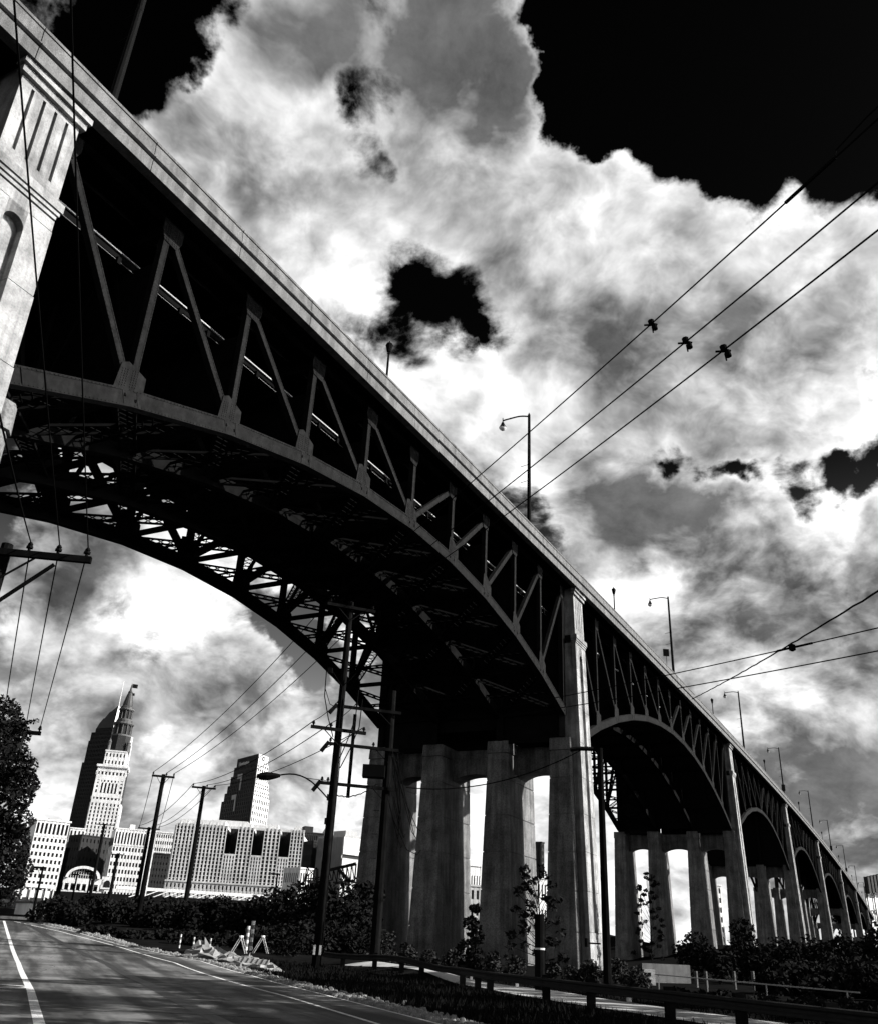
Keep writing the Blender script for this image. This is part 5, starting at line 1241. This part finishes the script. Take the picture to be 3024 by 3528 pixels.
striped_post(617, 3272, 3218, 66, .06, 'leftmost small striped post at the road edge', n=5); striped_post(664, 3275, 3228, 64, .06, 'middle small striped post at the road edge', n=5); striped_post(723, 3268, 3232, 63, .06, 'small striped post just behind the tallest tarp heap', n=3)
for k, px in enumerate((822, 897)):
    b = atY(px, 3285, 60.5); a = atY(px+8, 3226, 60.5); rt = root('barricade', b, ['left folding trestle frame beside the striped posts', 'right folding trestle frame beside the striped posts'][k], 'trestle', 'folding trestles by the road')
    for q in (-.55, .45):
        for dy in (0, .7):
            m = MB(); m.bar(b+Vector((q*.9, dy, 0)), Vector((a.x, b.y+dy, a.z)), .05, .04); m.build('leg', 'white_paint', rt)
    m = MB(); m.bar(Vector((a.x, b.y-.1, a.z)), Vector((a.x, b.y+.8, a.z)), .1, .1); m.build('rail', 'white_paint', rt)
b0 = atY(850, 3336, 50); rt = root('barrier_board', b0, 'fallen striped barrier board at the gravel edge', 'barrier')
m = MB(); m.obox(b0+Vector((-.4, 0, .25)), (1.5, 0, -.05), (0, .06, 0), (0, 0, .22)); m.build('board', 'white_paint', rt)
for k in range(6): m = MB(); x = -.36+k*.25; m.prism([b0+Vector((x, -.006, .25-.008*k)), b0+Vector((x+.09, -.006, .25-.008*k)), b0+Vector((x+.2, -.006, .465-.008*k)), b0+Vector((x+.11, -.006, .465-.008*k))], (0, .004, 0)); m.build('stripe', 'orange_paint', rt)
for x in (-.3, .95): m = MB(); m.bar(b0+Vector((x, .03, 0)), b0+Vector((x, .03, .3)), .06, .06); m.build('leg', 'white_paint', rt)
# short thick black post with a pale band, and low walls beyond the rail
q = atY(1857, 3150, 47); rt = root('marker_post', (q.x, 47, 0), 'thick short black post with a pale band before the sapling', 'post')
m = MB(); m.tube([(q.x, 47, 0), (q.x, 47, q.z)], .24, 12); m.build('post', 'wood_pole', rt); m = MB(); m.tube([(q.x, 47, 1.72), (q.x, 47, 1.8)], .25, 12); m.build('band', 'white_paint', rt)
a = atY(2210, 3318, 72); b = atY(2375, 3330, 76); m = MB(); m.obox(Vector((a.x, a.y, 0)), Vector((b.x-a.x, b.y-a.y, 0)), (0, .5, 0), (0, 0, a.z)); tag(m.build('retaining_wall', 'old_wall'), 'low grey concrete wall at the foot of the second pier', 'wall')
a = atY(2213, 3345, 62); rt = root('junction_box', (a.x, 62, 0), 'pale box with a dark plate beside the low concrete wall', 'box'); m = MB(); m.box((a.x+.35, 62, a.z/2+.1), (.75, .4, a.z)); m.build('body', 'white_paint', rt); m = MB(); m.box((a.x+.35, 61.79, a.z*.8), (.2, .03, .2)); m.build('plate', 'dark_metal', rt)
a = atY(2255, 3357, 58); b = atY(2960, 3420, 46); m = MB(); m.bar(a, b, .06, .06)
for t in (.02, .3, .6, .95): p = a.lerp(b, t); m.bar((p.x, p.y, 0), p, .06, .06)
tag(m.build('pipe_rail', 'pale_paint'), 'thin bright pipe rail running right across the dark thicket', 'rail')
for k, px in enumerate((2395, 2428, 2525, 2590)):
    a = atY(px, 3346, 66); m = MB(); m.tube([(a.x, 66, 0), (a.x, 66, a.z)], .12, 8); tag(m.build('bollard', 'concrete'), '%s short concrete stub post right of the low wall' % wh[k], 'bollard', 'stub posts by the low wall')
